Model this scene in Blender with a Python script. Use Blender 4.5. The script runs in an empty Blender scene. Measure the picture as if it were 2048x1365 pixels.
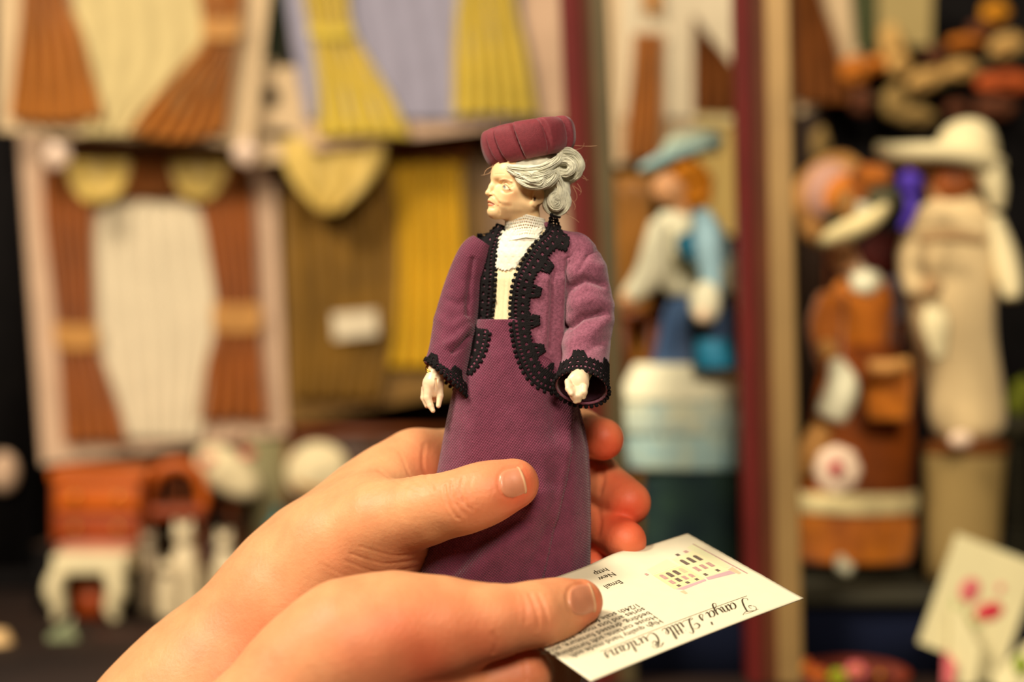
import bpy, bmesh, math, random
import numpy as np
from mathutils import Vector, Matrix
from mathutils.bvhtree import BVHTree

random.seed(7)
rng = np.random.default_rng(7)
SC = bpy.context.scene
COL = SC.collection

# ------------------------------------------------------------------ frame of reference
# camera level at the origin of the hall, looking along +Y; the held doll stands 0.5 m away.
F = 3447.5            # focal length in pixels of the 2048 px wide photograph
D0 = 500.0            # mm to the doll
CAMZ = 1.035          # camera height (m)


def M(px, py, d=0.0):
    """photo point at d mm behind the doll's axis -> mm relative to the doll axis"""
    s = (D0 + d) / F
    return np.array([(px - 1024.0) * s, d, (682.5 - py) * s])


def S(r, d=0.0):
    return r * (D0 + d) / F


def W(v):
    """mm around the doll -> world metres"""
    return np.asarray(v, float) / 1000.0 + np.array([0.0, 0.5, CAMZ])


def at(px, py, Y):
    """photo point at Y metres from the camera -> world metres"""
    s = Y / F
    return np.array([(px - 1024.0) * s, Y, CAMZ + (682.5 - py) * s])


def pix(V):
    """mm around doll -> photo coordinates"""
    s = F / (D0 + V[..., 1])
    return 1024.0 + V[..., 0] * s, 682.5 - V[..., 2] * s


def lin(c):
    out = []
    for v in c:
        v = v / 255.0
        out.append(v / 12.92 if v <= 0.04045 else ((v + 0.055) / 1.055) ** 2.4)
    return tuple(out) + (1.0,)


def catmull(P, n):
    P = np.asarray(P, float)
    if P.ndim == 1:
        P = P[:, None]
    k = len(P)
    if k == 2:
        t = np.linspace(0, 1, n)[:, None]
        return P[0] * (1 - t) + P[1] * t
    E = np.vstack([2 * P[0] - P[1], P, 2 * P[-1] - P[-2]])
    u = np.linspace(0, k - 1, n)
    i = np.minimum(u.astype(int), k - 2)
    t = (u - i)[:, None]
    a, b, c, d = E[i], E[i + 1], E[i + 2], E[i + 3]
    return 0.5 * (2 * b + (c - a) * t + (2 * a - 5 * b + 4 * c - d) * t ** 2 + (3 * b - a - 3 * c + d) * t ** 3)


def sstep(a, b, x):
    t = np.clip((x - a) / (b - a), 0, 1)
    return t * t * (3 - 2 * t)


# ------------------------------------------------------------------ materials
MATS = {}


def mat(name, col, rough=0.7, spec=0.3, var=0.0, vs=60.0, bump=0.0, bs=400.0, sheen=0.0, sss=0.0,
        srad=(1.0, 0.35, 0.2), sscale=0.004, metal=0.0, attr=None, weave=0.0, wp=0.0007, col2=None, coat=0.0, det=4.0):
    """procedural surface: a colour varied by noise, noise bump and an optional woven relief"""
    if name in MATS:
        return MATS[name]
    m = bpy.data.materials.new(name)
    m.use_nodes = True
    nt = m.node_tree
    N, L = nt.nodes, nt.links
    b = N['Principled BSDF']
    b.inputs['Roughness'].default_value = rough
    b.inputs['Specular IOR Level'].default_value = spec
    b.inputs['Metallic'].default_value = metal
    b.inputs['Sheen Weight'].default_value = sheen
    b.inputs['Sheen Roughness'].default_value = 0.5
    b.inputs['Coat Weight'].default_value = coat
    if sss:
        b.inputs['Subsurface Weight'].default_value = sss
        b.inputs['Subsurface Radius'].default_value = srad
        b.inputs['Subsurface Scale'].default_value = sscale
    tc = N.new('ShaderNodeTexCoord')
    c = lin(col)
    base = None
    if attr:
        a = N.new('ShaderNodeAttribute')
        a.attribute_name = attr
        base = a.outputs['Color']
    if var or base is None or col2:
        nz = N.new('ShaderNodeTexNoise')
        nz.inputs['Scale'].default_value = vs
        nz.inputs['Detail'].default_value = det
        L.new(tc.outputs['Object'], nz.inputs['Vector'])
        rp = N.new('ShaderNodeValToRGB')
        rp.color_ramp.elements[0].position = 0.32
        rp.color_ramp.elements[1].position = 0.68
        if base is None:
            lo = lin(col2) if col2 else tuple(x * (1 - var) for x in c[:3]) + (1,)
            hi = c if col2 else tuple(min(1, x * (1 + var)) for x in c[:3]) + (1,)
            rp.color_ramp.elements[0].color = lo
            rp.color_ramp.elements[1].color = hi
            L.new(nz.outputs['Fac'], rp.inputs['Fac'])
            base = rp.outputs['Color']
        elif var:
            rp.color_ramp.elements[0].color = (1 - var, 1 - var * 1.3, 1 - var * 1.5, 1)
            rp.color_ramp.elements[1].color = (1, 1, 1, 1)
            L.new(nz.outputs['Fac'], rp.inputs['Fac'])
            mx = N.new('ShaderNodeMix')
            mx.data_type = 'RGBA'
            mx.blend_type = 'MULTIPLY'
            mx.inputs['Factor'].default_value = 1.0
            L.new(base, mx.inputs['A'])
            L.new(rp.outputs['Color'], mx.inputs['B'])
            base = mx.outputs['Result']
    height = None
    if weave:
        outs = []
        for ang in (0.9, -0.62):
            mp = N.new('ShaderNodeMapping')
            mp.inputs['Rotation'].default_value = (0, ang, 0)
            L.new(tc.outputs['Object'], mp.inputs['Vector'])
            wv = N.new('ShaderNodeTexWave')
            wv.bands_direction = 'X'
            wv.inputs['Scale'].default_value = 0.31416 / wp
            wv.inputs['Distortion'].default_value = 0.6
            wv.inputs['Detail'].default_value = 1.0
            L.new(mp.outputs['Vector'], wv.inputs['Vector'])
            outs.append(wv.outputs['Fac'])
        ml = N.new('ShaderNodeMath')
        ml.operation = 'MULTIPLY'
        L.new(outs[0], ml.inputs[0])
        L.new(outs[1], ml.inputs[1])
        height = ml.outputs[0]
        # colour follows the weave relief, darker in grooves and lighter on crowns
        mr = N.new('ShaderNodeMapRange')
        mr.inputs['To Min'].default_value = 0.55
        mr.inputs['To Max'].default_value = 1.25
        L.new(height, mr.inputs['Value'])
        mx = N.new('ShaderNodeMix')
        mx.data_type = 'RGBA'
        mx.blend_type = 'MULTIPLY'
        mx.inputs['Factor'].default_value = min(1.0, weave)
        L.new(base, mx.inputs['A'])
        L.new(mr.outputs['Result'], mx.inputs['B'])
        base = mx.outputs['Result']
        bp = N.new('ShaderNodeBump')
        bp.inputs['Strength'].default_value = weave
        bp.inputs['Distance'].default_value = 0.0003
        L.new(height, bp.inputs['Height'])
        L.new(bp.outputs['Normal'], b.inputs['Normal'])
        last = bp
    if bump:
        n2 = N.new('ShaderNodeTexNoise')
        n2.inputs['Scale'].default_value = bs
        n2.inputs['Detail'].default_value = 6.0
        L.new(tc.outputs['Object'], n2.inputs['Vector'])
        bp2 = N.new('ShaderNodeBump')
        bp2.inputs['Strength'].default_value = bump
        bp2.inputs['Distance'].default_value = 0.0006
        L.new(n2.outputs['Fac'], bp2.inputs['Height'])
        if weave:
            L.new(last.outputs['Normal'], bp2.inputs['Normal'])
        L.new(bp2.outputs['Normal'], b.inputs['Normal'])
    L.new(base, b.inputs['Base Color'])
    MATS[name] = m
    return m


# ------------------------------------------------------------------ objects
ORG = {}


def thing(name, label, cat, base, group=None, kind=None):
    """an Empty at the thing's base; its parts become its children"""
    o = bpy.data.objects.new(name, None)
    o.empty_display_size = 0.01
    COL.objects.link(o)
    o.location = Vector(base)
    ORG[o.name] = np.asarray(base, float)
    tag(o, label, cat, group, kind)
    return o


def tag(o, label=None, cat=None, group=None, kind=None):
    if label:
        o['label'] = label
    if cat:
        o['category'] = cat
    if group:
        o['group'] = group
    if kind:
        o['kind'] = kind
    return o


def mk(name, V, faces, m, parent=None, smooth=True, fmat=None, col=None, solid=0.0, recalc=True, label=None, bevel=0.0):
    """one mesh object from world-space points (m)"""
    V = np.asarray(V, float).reshape(-1, 3)
    if parent is not None:
        org = ORG[parent.name]
    else:
        org = np.array([(V[:, 0].min() + V[:, 0].max()) / 2, (V[:, 1].min() + V[:, 1].max()) / 2, V[:, 2].min()])
    me = bpy.data.meshes.new(name)
    if isinstance(faces, np.ndarray):
        faces = faces.tolist()
    me.from_pydata((V - org).tolist(), [], faces)
    for x in (m if isinstance(m, (list, tuple)) else [m]):
        me.materials.append(x)
    if fmat is not None:
        me.polygons.foreach_set('material_index', np.asarray(fmat, np.int32))
    if recalc:
        bm = bmesh.new()
        bm.from_mesh(me)
        bmesh.ops.recalc_face_normals(bm, faces=bm.faces)
        bm.to_mesh(me)
        bm.free()
    if smooth:
        me.polygons.foreach_set('use_smooth', np.ones(len(me.polygons), bool))
    if col is not None:
        at_ = me.color_attributes.new('tone', 'FLOAT_COLOR', 'POINT')
        c4 = np.ones((len(V), 4), np.float32)
        c4[:, :3] = col
        at_.data.foreach_set('color', c4.ravel())
    me.update()
    o = bpy.data.objects.new(name, me)
    COL.objects.link(o)
    if parent is not None:
        o.parent = parent
        ORG[o.name] = org
    else:
        o.location = Vector(org)
        ORG[o.name] = org
    if bevel:
        md = o.modifiers.new('bevel', 'BEVEL')
        md.width = bevel
        md.segments = 2
        md.limit_method = 'ANGLE'
    if solid:
        md = o.modifiers.new('thickness', 'SOLIDIFY')
        md.thickness = solid
        md.offset = 0
    if label:
        o['label'] = label
    return o


def bvh_of(*objs):
    vs, fs = [], []
    for o in objs:
        b = len(vs)
        org = ORG[o.name]
        vs += [tuple(np.array(v.co) + org) for v in o.data.vertices]
        fs += [tuple(b + i for i in p.vertices) for p in o.data.polygons]
    return BVHTree.FromPolygons(vs, fs)


CAM = np.array([0.0, 0.0, CAMZ])


def ray(bvh, px, py):
    """world hit and normal seen from the lens through a photo point"""
    dirv = at(px, py, 1.0) - CAM
    dirv /= np.linalg.norm(dirv)
    h, n, i, dist = bvh.ray_cast(Vector(CAM), Vector(dirv))
    if h is None:
        return None
    return np.array(h), np.array(n), dirv


class Geo:
    """collects primitives into one mesh"""

    def __init__(s):
        s.v, s.f, s.m = [], [], []
        s.n = 0

    def add(s, V, faces, mi=0):
        V = np.asarray(V, float).reshape(-1, 3)
        s.v.append(V)
        s.f += [tuple(int(i) + s.n for i in f) for f in faces]
        s.m += [mi] * len(faces)
        s.n += len(V)
        return s

    def box(s, lo, hi, mi=0):
        lo, hi = np.asarray(lo, float), np.asarray(hi, float)
        V = [[(lo, hi)[i][0], (lo, hi)[j][1], (lo, hi)[k][2]] for i in (0, 1) for j in (0, 1) for k in (0, 1)]
        return s.add(V, [(0, 1, 3, 2), (4, 6, 7, 5), (0, 4, 5, 1), (2, 3, 7, 6), (0, 2, 6, 4), (1, 5, 7, 3)], mi)

    def prism(s, quad, thick, mi=0):
        """a polygon of world points given thickness away from the camera"""
        q = np.asarray(quad, float)
        n = np.cross(q[1] - q[0], q[2] - q[0])
        n /= np.linalg.norm(n)
        if n[1] < 0:
            n = -n
        k = len(q)
        V = np.vstack([q, q + n * thick])
        fs = [tuple(range(k)), tuple(range(2 * k - 1, k - 1, -1))] + [(i, (i + 1) % k, k + (i + 1) % k, k + i) for i in range(k)]
        return s.add(V, fs, mi)

    def ball(s, c, r, mi=0, n=12, rot=0.0, lump=0.0):
        c = np.asarray(c, float)
        r = np.ones(3) * r
        V, fs = sphere(n)
        V = V.copy()
        if lump:
            ph = rng.uniform(0, 6, 3)
            V *= (1 + lump * (np.sin(5 * V[:, :1] + ph[0]) * np.sin(4 * V[:, 1:2] + ph[1]) + .6 * np.sin(7 * V[:, 2:3] + ph[2])))
        V = V * r
        if rot:
            a = math.radians(rot)
            x, z = V[:, 0].copy(), V[:, 2].copy()
            V[:, 0] = x * math.cos(a) - z * math.sin(a)
            V[:, 2] = x * math.sin(a) + z * math.cos(a)
        return s.add(V + c, fs, mi)

    def tube(s, pts, rad, mi=0, n=10, rings=None, cap=True, ref=(0, 1, 0), flat=1.0):
        pts = np.asarray(pts, float)
        rad = np.ones(len(pts)) * rad if np.ndim(rad) == 0 else np.asarray(rad, float)
        rings = rings or max(2, 6 * (len(pts) - 1) + 1)
        C = catmull(pts, rings)
        R = catmull(rad, rings)[:, 0]
        V = ringset(C, R, R * flat, n, ref)
        fs = gridf(rings, n, wrap=True)
        s.add(V, fs, mi)
        if cap:
            b = s.n - rings * n
            s.f.append(tuple(b + i for i in range(n)))
            s.f.append(tuple(b + (rings - 1) * n + i for i in range(n - 1, -1, -1)))
            s.m += [mi, mi]
        return s

    def build(s, name, m, parent=None, **k):
        ms = m if isinstance(m, (list, tuple)) else [m]
        return mk(name, np.vstack(s.v), s.f, ms, parent, fmat=(s.m if len(ms) > 1 else None), **k)


_SPH = {}


def sphere(n):
    if n not in _SPH:
        V = [(0, 0, 1)]
        for i in range(1, n):
            a = math.pi * i / n
            for j in range(2 * n):
                b = math.pi * j / n
                V.append((math.sin(a) * math.cos(b), math.sin(a) * math.sin(b), math.cos(a)))
        V.append((0, 0, -1))
        k = 2 * n
        fs = [(0, 1 + (j + 1) % k, 1 + j)[::-1] for j in range(k)]
        for i in range(n - 2):
            for j in range(k):
                fs.append((1 + i * k + j, 1 + (i + 1) * k + j, 1 + (i + 1) * k + (j + 1) % k, 1 + i * k + (j + 1) % k))
        b = 1 + (n - 2) * k
        fs += [(b + j, len(V) - 1, b + (j + 1) % k) for j in range(k)]
        _SPH[n] = (np.array(V), fs)
    return _SPH[n]


def gridf(a, b, wrap=False, off=0):
    fs = []
    for i in range(a - 1):
        for j in range(b if wrap else b - 1):
            j2 = (j + 1) % b
            fs.append((off + i * b + j, off + i * b + j2, off + (i + 1) * b + j2, off + (i + 1) * b + j))
    return fs


def frames(C, ref=(0, 1, 0)):
    T = np.gradient(C, axis=0)
    T /= np.linalg.norm(T, axis=1, keepdims=True) + 1e-12
    N1 = np.cross(T, np.asarray(ref, float))
    bad = np.linalg.norm(N1, axis=1) < 1e-3
    N1[bad] = (1, 0, 0)
    N1 /= np.linalg.norm(N1, axis=1, keepdims=True)
    N2 = np.cross(N1, T)
    return T, N1, N2


def ringset(C, RX, RY, n, ref=(0, 1, 0)):
    T, N1, N2 = frames(C, ref)
    th = np.linspace(0, 2 * math.pi, n, endpoint=False)
    return C[:, None] + (RX[:, None] * np.cos(th))[..., None] * N1[:, None] + (RY[:, None] * np.sin(th))[..., None] * N2[:, None]


# ------------------------------------------------------------------ signed distance modelling for organic shapes
class SDF:
    def __init__(s, lo, hi, h):
        s.lo = np.asarray(lo, float)
        s.h = h
        s.n = np.ceil((np.asarray(hi, float) - s.lo) / h).astype(int) + 1
        s.f = np.full(s.n, 50.0, np.float32)
        s.ax = [(s.lo[i] + h * np.arange(s.n[i])).astype(np.float32) for i in range(3)]

    def sub(s, lo, hi):
        sl = []
        for i in range(3):
            a = max(0, int((lo[i] - s.lo[i]) / s.h) - 1)
            b = min(s.n[i], int((hi[i] - s.lo[i]) / s.h) + 3)
            if b <= a:
                return None, None
            sl.append(slice(a, b))
        return tuple(sl), (s.ax[0][sl[0]][:, None, None], s.ax[1][sl[1]][None, :, None], s.ax[2][sl[2]][None, None, :])

    def comb(s, sl, d, k, op):
        f = s.f[sl]
        if op == '-':
            g = -d
            hh = np.maximum(k - np.abs(f - g), 0) / k
            s.f[sl] = np.maximum(f, g) + hh * hh * k * 0.25
        else:
            hh = np.maximum(k - np.abs(f - d), 0) / k
            s.f[sl] = np.minimum(f, d) - hh * hh * k * 0.25

    def cone(s, a, ra, b, rb, k=2.0, op='+', flat=None):
        """round cone from a to b; flat=(direction, factor) squashes its section"""
        a, b = np.asarray(a, float), np.asarray(b, float)
        pad = max(ra, rb) * (1 if flat is None else max(1, flat[1])) + k + 3 * s.h + 1
        sl, P = s.sub(np.minimum(a, b) - pad, np.maximum(a, b) + pad)
        if sl is None:
            return s
        ab = (b - a).astype(np.float32)
        L2 = float(ab @ ab) + 1e-9
        q = [P[i] - np.float32(a[i]) for i in range(3)]
        t = np.clip((q[0] * ab[0] + q[1] * ab[1] + q[2] * ab[2]) / L2, 0, 1)
        v = [q[i] - t * ab[i] for i in range(3)]
        if flat is not None:
            nrm = np.asarray(flat[0], float)
            nrm = nrm / np.linalg.norm(nrm)
            dn = v[0] * nrm[0] + v[1] * nrm[1] + v[2] * nrm[2]
            c = 1.0 - 1.0 / flat[1]
            v = [v[i] - c * dn * nrm[i] for i in range(3)]
        d = np.sqrt(v[0] ** 2 + v[1] ** 2 + v[2] ** 2) - (ra + (rb - ra) * t)
        s.comb(sl, d.astype(np.float32), k, op)
        return s

    def chain(s, pts, k=2.0, op='+', flat=None):
        for (a, ra), (b, rb) in zip(pts[:-1], pts[1:]):
            s.cone(a, ra, b, rb, k, op, flat)
        return s

    def ell(s, c, r, k=2.0, op='+', R=None):
        c, r = np.asarray(c, float), np.ones(3) * np.asarray(r, float)
        pad = r.max() + k + 3 * s.h
        sl, P = s.sub(c - pad, c + pad)
        if sl is None:
            return s
        q = [P[i] - np.float32(c[i]) for i in range(3)]
        if R is not None:
            R = np.asarray(R, float)
            q = [q[0] * R[i][0] + q[1] * R[i][1] + q[2] * R[i][2] for i in range(3)]
        k0 = np.sqrt((q[0] / r[0]) ** 2 + (q[1] / r[1]) ** 2 + (q[2] / r[2]) ** 2)
        k1 = np.sqrt((q[0] / r[0] ** 2) ** 2 + (q[1] / r[1] ** 2) ** 2 + (q[2] / r[2] ** 2) ** 2) + 1e-6
        s.comb(sl, (k0 * (k0 - 1) / k1).astype(np.float32), k, op)
        return s

    def grid(s):
        return s.ax[0][:, None, None], s.ax[1][None, :, None], s.ax[2][None, None, :]

    def mesh(s, f=None):
        f = s.f if f is None else f
        neg = f < 0
        n = f.shape
        cnt = np.zeros((n[0] - 1, n[1] - 1, n[2] - 1), np.int8)
        for i in (0, 1):
            for j in (0, 1):
                for k in (0, 1):
                    cnt += neg[i:n[0] - 1 + i, j:n[1] - 1 + j, k:n[2] - 1 + k]
        act = (cnt > 0) & (cnt < 8)
        I = np.argwhere(act)
        ids = np.full(act.shape, -1, np.int32)
        ids[act] = np.arange(len(I))
        acc = np.zeros((len(I), 3))
        num = np.zeros(len(I))
        cor = [(i, j, k) for i in (0, 1) for j in (0, 1) for k in (0, 1)]
        val = {c: f[I[:, 0] + c[0], I[:, 1] + c[1], I[:, 2] + c[2]].astype(float) for c in cor}
        for c in cor:
            for axi in range(3):
                if c[axi]:
                    continue
                e = list(c)
                e[axi] = 1
                f0, f1 = val[c], val[tuple(e)]
                x = (f0 < 0) != (f1 < 0)
                t = np.where(x, f0 / np.where(x, f0 - f1, 1), 0)
                p = np.tile(np.array(c, float), (len(I), 1))
                p[:, axi] += t
                acc[x] += p[x]
                num += x
        V = s.lo + s.h * (I + acc / num[:, None])
        Q = []
        for axi in range(3):
            o1, o2 = (axi + 1) % 3, (axi + 2) % 3
            a = [slice(None)] * 3
            b = [slice(None)] * 3
            a[axi] = slice(0, -1)
            b[axi] = slice(1, None)
            dif = neg[tuple(a)] != neg[tuple(b)]
            E = np.argwhere(dif)
            E = E[(E[:, o1] > 0) & (E[:, o2] > 0) & (E[:, o1] < n[o1] - 1) & (E[:, o2] < n[o2] - 1)]
            inside = neg[E[:, 0], E[:, 1], E[:, 2]]

            def cell(d1, d2):
                c = E.copy()
                c[:, o1] -= d1
                c[:, o2] -= d2
                return ids[c[:, 0], c[:, 1], c[:, 2]]
            q = np.stack([cell(1, 1), cell(0, 1), cell(0, 0), cell(1, 0)], 1)
            q[~inside] = q[~inside][:, ::-1]
            Q.append(q)
        Q = np.vstack(Q)
        return V, Q[(Q >= 0).all(1)]


def normals(V, Q):
    a, b, c, d = (V[Q[:, i]] for i in range(4))
    n = np.cross(c - a, d - b)
    out = np.zeros_like(V)
    for i in range(4):
        np.add.at(out, Q[:, i], n)
    return out / (np.linalg.norm(out, axis=1, keepdims=True) + 1e-12)


def segdist2(px, py, line):
    """least photo distance of points to a polyline"""
    best = np.full(px.shape, 1e9)
    for (x0, y0), (x1, y1) in zip(line[:-1], line[1:]):
        dx, dy = x1 - x0, y1 - y0
        t = np.clip(((px - x0) * dx + (py - y0) * dy) / (dx * dx + dy * dy + 1e-9), 0, 1)
        best = np.minimum(best, np.hypot(px - x0 - t * dx, py - y0 - t * dy))
    return best


def creases(V, Nn, lines, side=-1):
    """folds of skin: grooves along lines (mm relief) on the side facing the lens"""
    px, py = pix(V)
    disp = np.zeros(len(V))
    for line, wid, dep in lines:
        sm = catmull(np.array(line, float), 24)
        lo, hi = sm.min(0) - 4 * wid, sm.max(0) + 4 * wid
        k = (px > lo[0]) & (px < hi[0]) & (py > lo[1]) & (py < hi[1]) & (Nn[:, 1] < 0.15)
        d = segdist2(px[k], py[k], sm)
        disp[k] -= dep * (np.exp(-(d / wid) ** 2) - 0.25 * np.exp(-((d - 2.0 * wid) / wid) ** 2))
    return V + Nn * disp[:, None]


def polysd(px, py, poly):
    """signed photo distance to a polygon, negative inside"""
    P = np.asarray(poly, float)
    d = segdist2(px, py, np.vstack([P, P[:1]]))
    ins = np.zeros(px.shape, bool)
    j = len(P) - 1
    for i in range(len(P)):
        xi, yi, xj, yj = P[i][0], P[i][1], P[j][0], P[j][1]
        c = ((yi > py) != (yj > py)) & (px < (xj - xi) * (py - yi) / (yj - yi + 1e-12) + xi)
        ins ^= c
        j = i
    return np.where(ins, -d, d)
# ================================================================== the person's two bare arms
SKIN = mat('skin', (232, 178, 138), rough=0.5, spec=0.3, var=0.10, vs=160.0, bump=0.25, bs=900.0, sss=0.35, sscale=0.0035, attr='tone')
NAIL = mat('nail', (216, 134, 98), rough=0.34, spec=0.4, var=0.05, vs=200.0, sss=0.25, sscale=0.002, coat=0.1)
NAILTIP = mat('nail_edge', (232, 172, 128), rough=0.32, spec=0.5, var=0.03, vs=200.0, sss=0.2, sscale=0.002)
SK0, SK1 = np.array(lin((222, 163, 114))[:3]), np.array(lin((230, 92, 58))[:3])


def skin_tone(V, spots, base=0.06):
    b = np.full(len(V), base)
    for c, r, a in spots:
        d = np.linalg.norm(V - np.asarray(c), axis=1)
        b += a * np.exp(-(d / r) ** 2)
    b += 0.07 * np.sin(V[:, 0] * .31 + 1.3) * np.sin(V[:, 2] * .27 + V[:, 1] * .2)
    b = np.clip(b, 0, 1)[:, None]
    return SK0 * (1 - b) + SK1 * b


def P3(px, py, d, r):
    return (M(px, py, d), S(r, d))


person = thing('person', 'person with bare forearms gripping a doll and pinching a printed card', 'person', W(M(640, 1500, -20)))

# ---- the arm whose hand grips the doll: thumb in front of the skirt, fingers behind it
g = SDF((-150, -44, -172), (46, 64, -14), 0.62)
g.chain([P3(60, 1830, 6, 205), P3(365, 1482, 6, 182), P3(462, 1376, 6, 166), P3(590, 1215, 6, 140)], k=14)
g.chain([P3(590, 1215, 6, 140), P3(655, 1118, 10, 112), P3(752, 1012, 18, 84), P3(834, 928, 25, 62)], k=12)
g.chain([P3(600, 1215, 10, 120), P3(740, 1110, 24, 92), P3(836, 1010, 33, 70)], k=12)
g.chain([P3(610, 1230, 14, 115), P3(740, 1180, 28, 80), P3(838, 1085, 34, 66)], k=12)
g.chain([P3(610, 1240, 14, 115), P3(730, 1220, 28, 80), P3(815, 1150, 30, 60)], k=12)
# thumb
g.chain([P3(610, 1190, 2, 120), P3(680, 1098, -4, 96), P3(765, 1044, -13, 74)], k=10)
g.chain([P3(765, 1044, -13, 74), P3(850, 1022, -20, 59), P3(925, 1004, -25, 58)], k=7)
g.chain([P3(925, 1004, -25, 57), P3(975, 986, -25.5, 54), P3(1028, 968, -25, 50)], k=5)
g.chain([P3(690, 1120, -2, 78), P3(770, 1090, -6, 62), P3(820, 1092, 6, 52)], k=9)
g.cone(M(700, 1150, 14), S(80), M(838, 1118, 16), S(44), k=9)
# web of skin between thumb and first finger
g.cone(M(745, 1000, 0), S(48), M(800, 945, 16), S(46), k=11)
g.cone(M(815, 965, 22), S(44), M(872, 990, 24), S(40), k=9)
# fingers
g.chain([P3(834, 926, 25, 62), P3(960, 905, 40, 54), P3(1085, 895, 46, 50)], k=5)
g.chain([P3(1085, 895, 46, 50), P3(1160, 868, 30, 46), P3(1206, 879, 13, 42)], k=3)
g.chain([P3(836, 1010, 33, 62), P3(970, 985, 46, 54), P3(1105, 965, 50, 52)], k=4)
g.chain([P3(1105, 965, 50, 52), P3(1192, 958, 31, 49), P3(1256, 1006, 12, 46)], k=2.2)
g.chain([P3(838, 1085, 34, 60), P3(970, 1060, 46, 52), P3(1095, 1042, 48, 49)], k=4)
g.chain([P3(1095, 1042, 48, 49), P3(1180, 1046, 27, 46), P3(1250, 1083, 1, 43)], k=1.6)
g.chain([P3(815, 1150, 30, 55), P3(950, 1135, 42, 44), P3(1060, 1118, 42, 40)], k=3)
g.chain([P3(1060, 1118, 42, 40), P3(1140, 1122, 26, 37), P3(1192, 1136, 10, 33)], k=1.2)
V, Q = g.mesh()
Nn = normals(V, Q)
V = creases(V, Nn, [
    ([(1040, 934), (1014, 936), (999, 950), (997, 974), (1006, 993), (1032, 998)], 3.0, .28),
    ([(889, 972), (893, 1000), (903, 1022), (918, 1040)], 2.2, .46),
    ([(903, 962), (903, 985), (912, 1008), (930, 1032)], 2.4, .34),
    ([(925, 955), (922, 980), (928, 1004), (946, 1022)], 2.2, .46),
    ([(944, 953), (940, 976), (946, 998)], 2.2, .28),
    ([(914, 1000), (925, 1003), (938, 1000)], 2.0, .2),
    ([(848, 890), (846, 935), (866, 980)], 3.4, .24),
    ([(756, 940), (800, 968), (850, 986)], 3.0, .16), ([(800, 905), (822, 955), (858, 985)], 2.6, .16),
    ([(700, 1108), (770, 1128), (850, 1118)], 2.6, .17), ([(690, 1122), (760, 1146), (840, 1134)], 2.6, .16),
    ([(720, 1094), (790, 1112), (852, 1104)], 2.4, .13), ([(640, 1130), (720, 1160), (790, 1160)], 3.0, .1),
    ([(1202, 930), (1206, 955), (1200, 985)], 5, .35), ([(1196, 1020), (1200, 1045), (1196, 1072)], 5, .3),
], -1)
spots = [(M(1040, 968, -30), 9, .62), (M(925, 1004, -32), 8, .26), (M(1010, 1010, -25), 9, .3), (M(1206, 885, 10), 11, .85), (M(1256, 1010, 8), 12, .62),
         (M(1250, 1085, 0), 12, .72), (M(1185, 965, 28), 8, .5), (M(1190, 1060, 22), 9, .55), (M(1190, 1130, 12), 9, .7), (M(862, 975, 14), 9, .55),
         (M(850, 900, 16), 8, .22), (M(740, 1120, -14), 13, .25), (M(520, 1260, -10), 16, .28), (M(450, 1310, -12), 16, .22)]
arm_a = mk('arm', W(V), Q, SKIN, person, col=skin_tone(V, spots), recalc=False, label='arm whose thumb presses the purple skirt')
bv_a = bvh_of(arm_a)

# ---- the arm whose hand holds the card: thumb on top, first finger bent beneath
g = SDF((-100, -92, -172), (24, -12, -52), 0.6)
g.chain([P3(260, 1790, -56, 158), P3(440, 1556, -57, 142), P3(562, 1424, -58, 116)], k=12)
g.chain([P3(562, 1424, -58, 116), P3(622, 1343, -58, 108), P3(704, 1292, -58, 120), P3(800, 1262, -57, 100), P3(898, 1252, -56, 85)], k=9)
g.chain([P3(898, 1252, -56, 84), P3(985, 1244, -55, 63), P3(1072, 1229, -52, 60)], k=6)
g.chain([P3(1072, 1229, -52, 60), P3(1115, 1218, -47, 54), P3(1160, 1205, -42.5, 46)], k=4)
g.chain([P3(600, 1440, -50, 120), P3(760, 1410, -48, 118), P3(925, 1396, -46, 80)], k=8)
g.chain([P3(930, 1388, -45, 76), P3(1000, 1362, -45, 58), P3(1046, 1352, -45, 55)], k=2.5)
g.chain([P3(1046, 1350, -44, 53), P3(1080, 1352, -33, 50), P3(1120, 1345, -24, 44)], k=2.5)
V, Q = g.mesh()
Nn = normals(V, Q)
V = creases(V, Nn, [
    ([(1172, 1168), (1150, 1170), (1136, 1182), (1134, 1206), (1144, 1228), (1170, 1238)], 3.2, .28),
    ([(1060, 1190), (1070, 1215), (1076, 1240), (1074, 1262)], 3.0, .42),
    ([(1076, 1188), (1088, 1214), (1095, 1240), (1096, 1258)], 3.0, .34),
    ([(1034, 1310), (1050, 1330), (1052, 1362)], 3.2, .3), ([(985, 1268), (992, 1285), (988, 1305)], 4, .25),
    ([(1048, 1195), (1052, 1220), (1050, 1245)], 3, .18),
])
spots = [(M(1180, 1205, -46), 8, .62), (M(1075, 1230, -60), 9, .3), (M(1046, 1345, -50), 9, .45), (M(900, 1250, -66), 12, .22),
         (M(720, 1300, -70), 16, .28), (M(820, 1300, -68), 12, .3), (M(985, 1290, -60), 8, .4), (M(560, 1320, -66), 9, .25), (M(870, 1360, -62), 14, .3)]
arm_b = mk('arm', W(V), Q, SKIN, person, col=skin_tone(V, spots), recalc=False, label='arm whose thumb lies on the printed card')
bv_b = bvh_of(arm_b)


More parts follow.
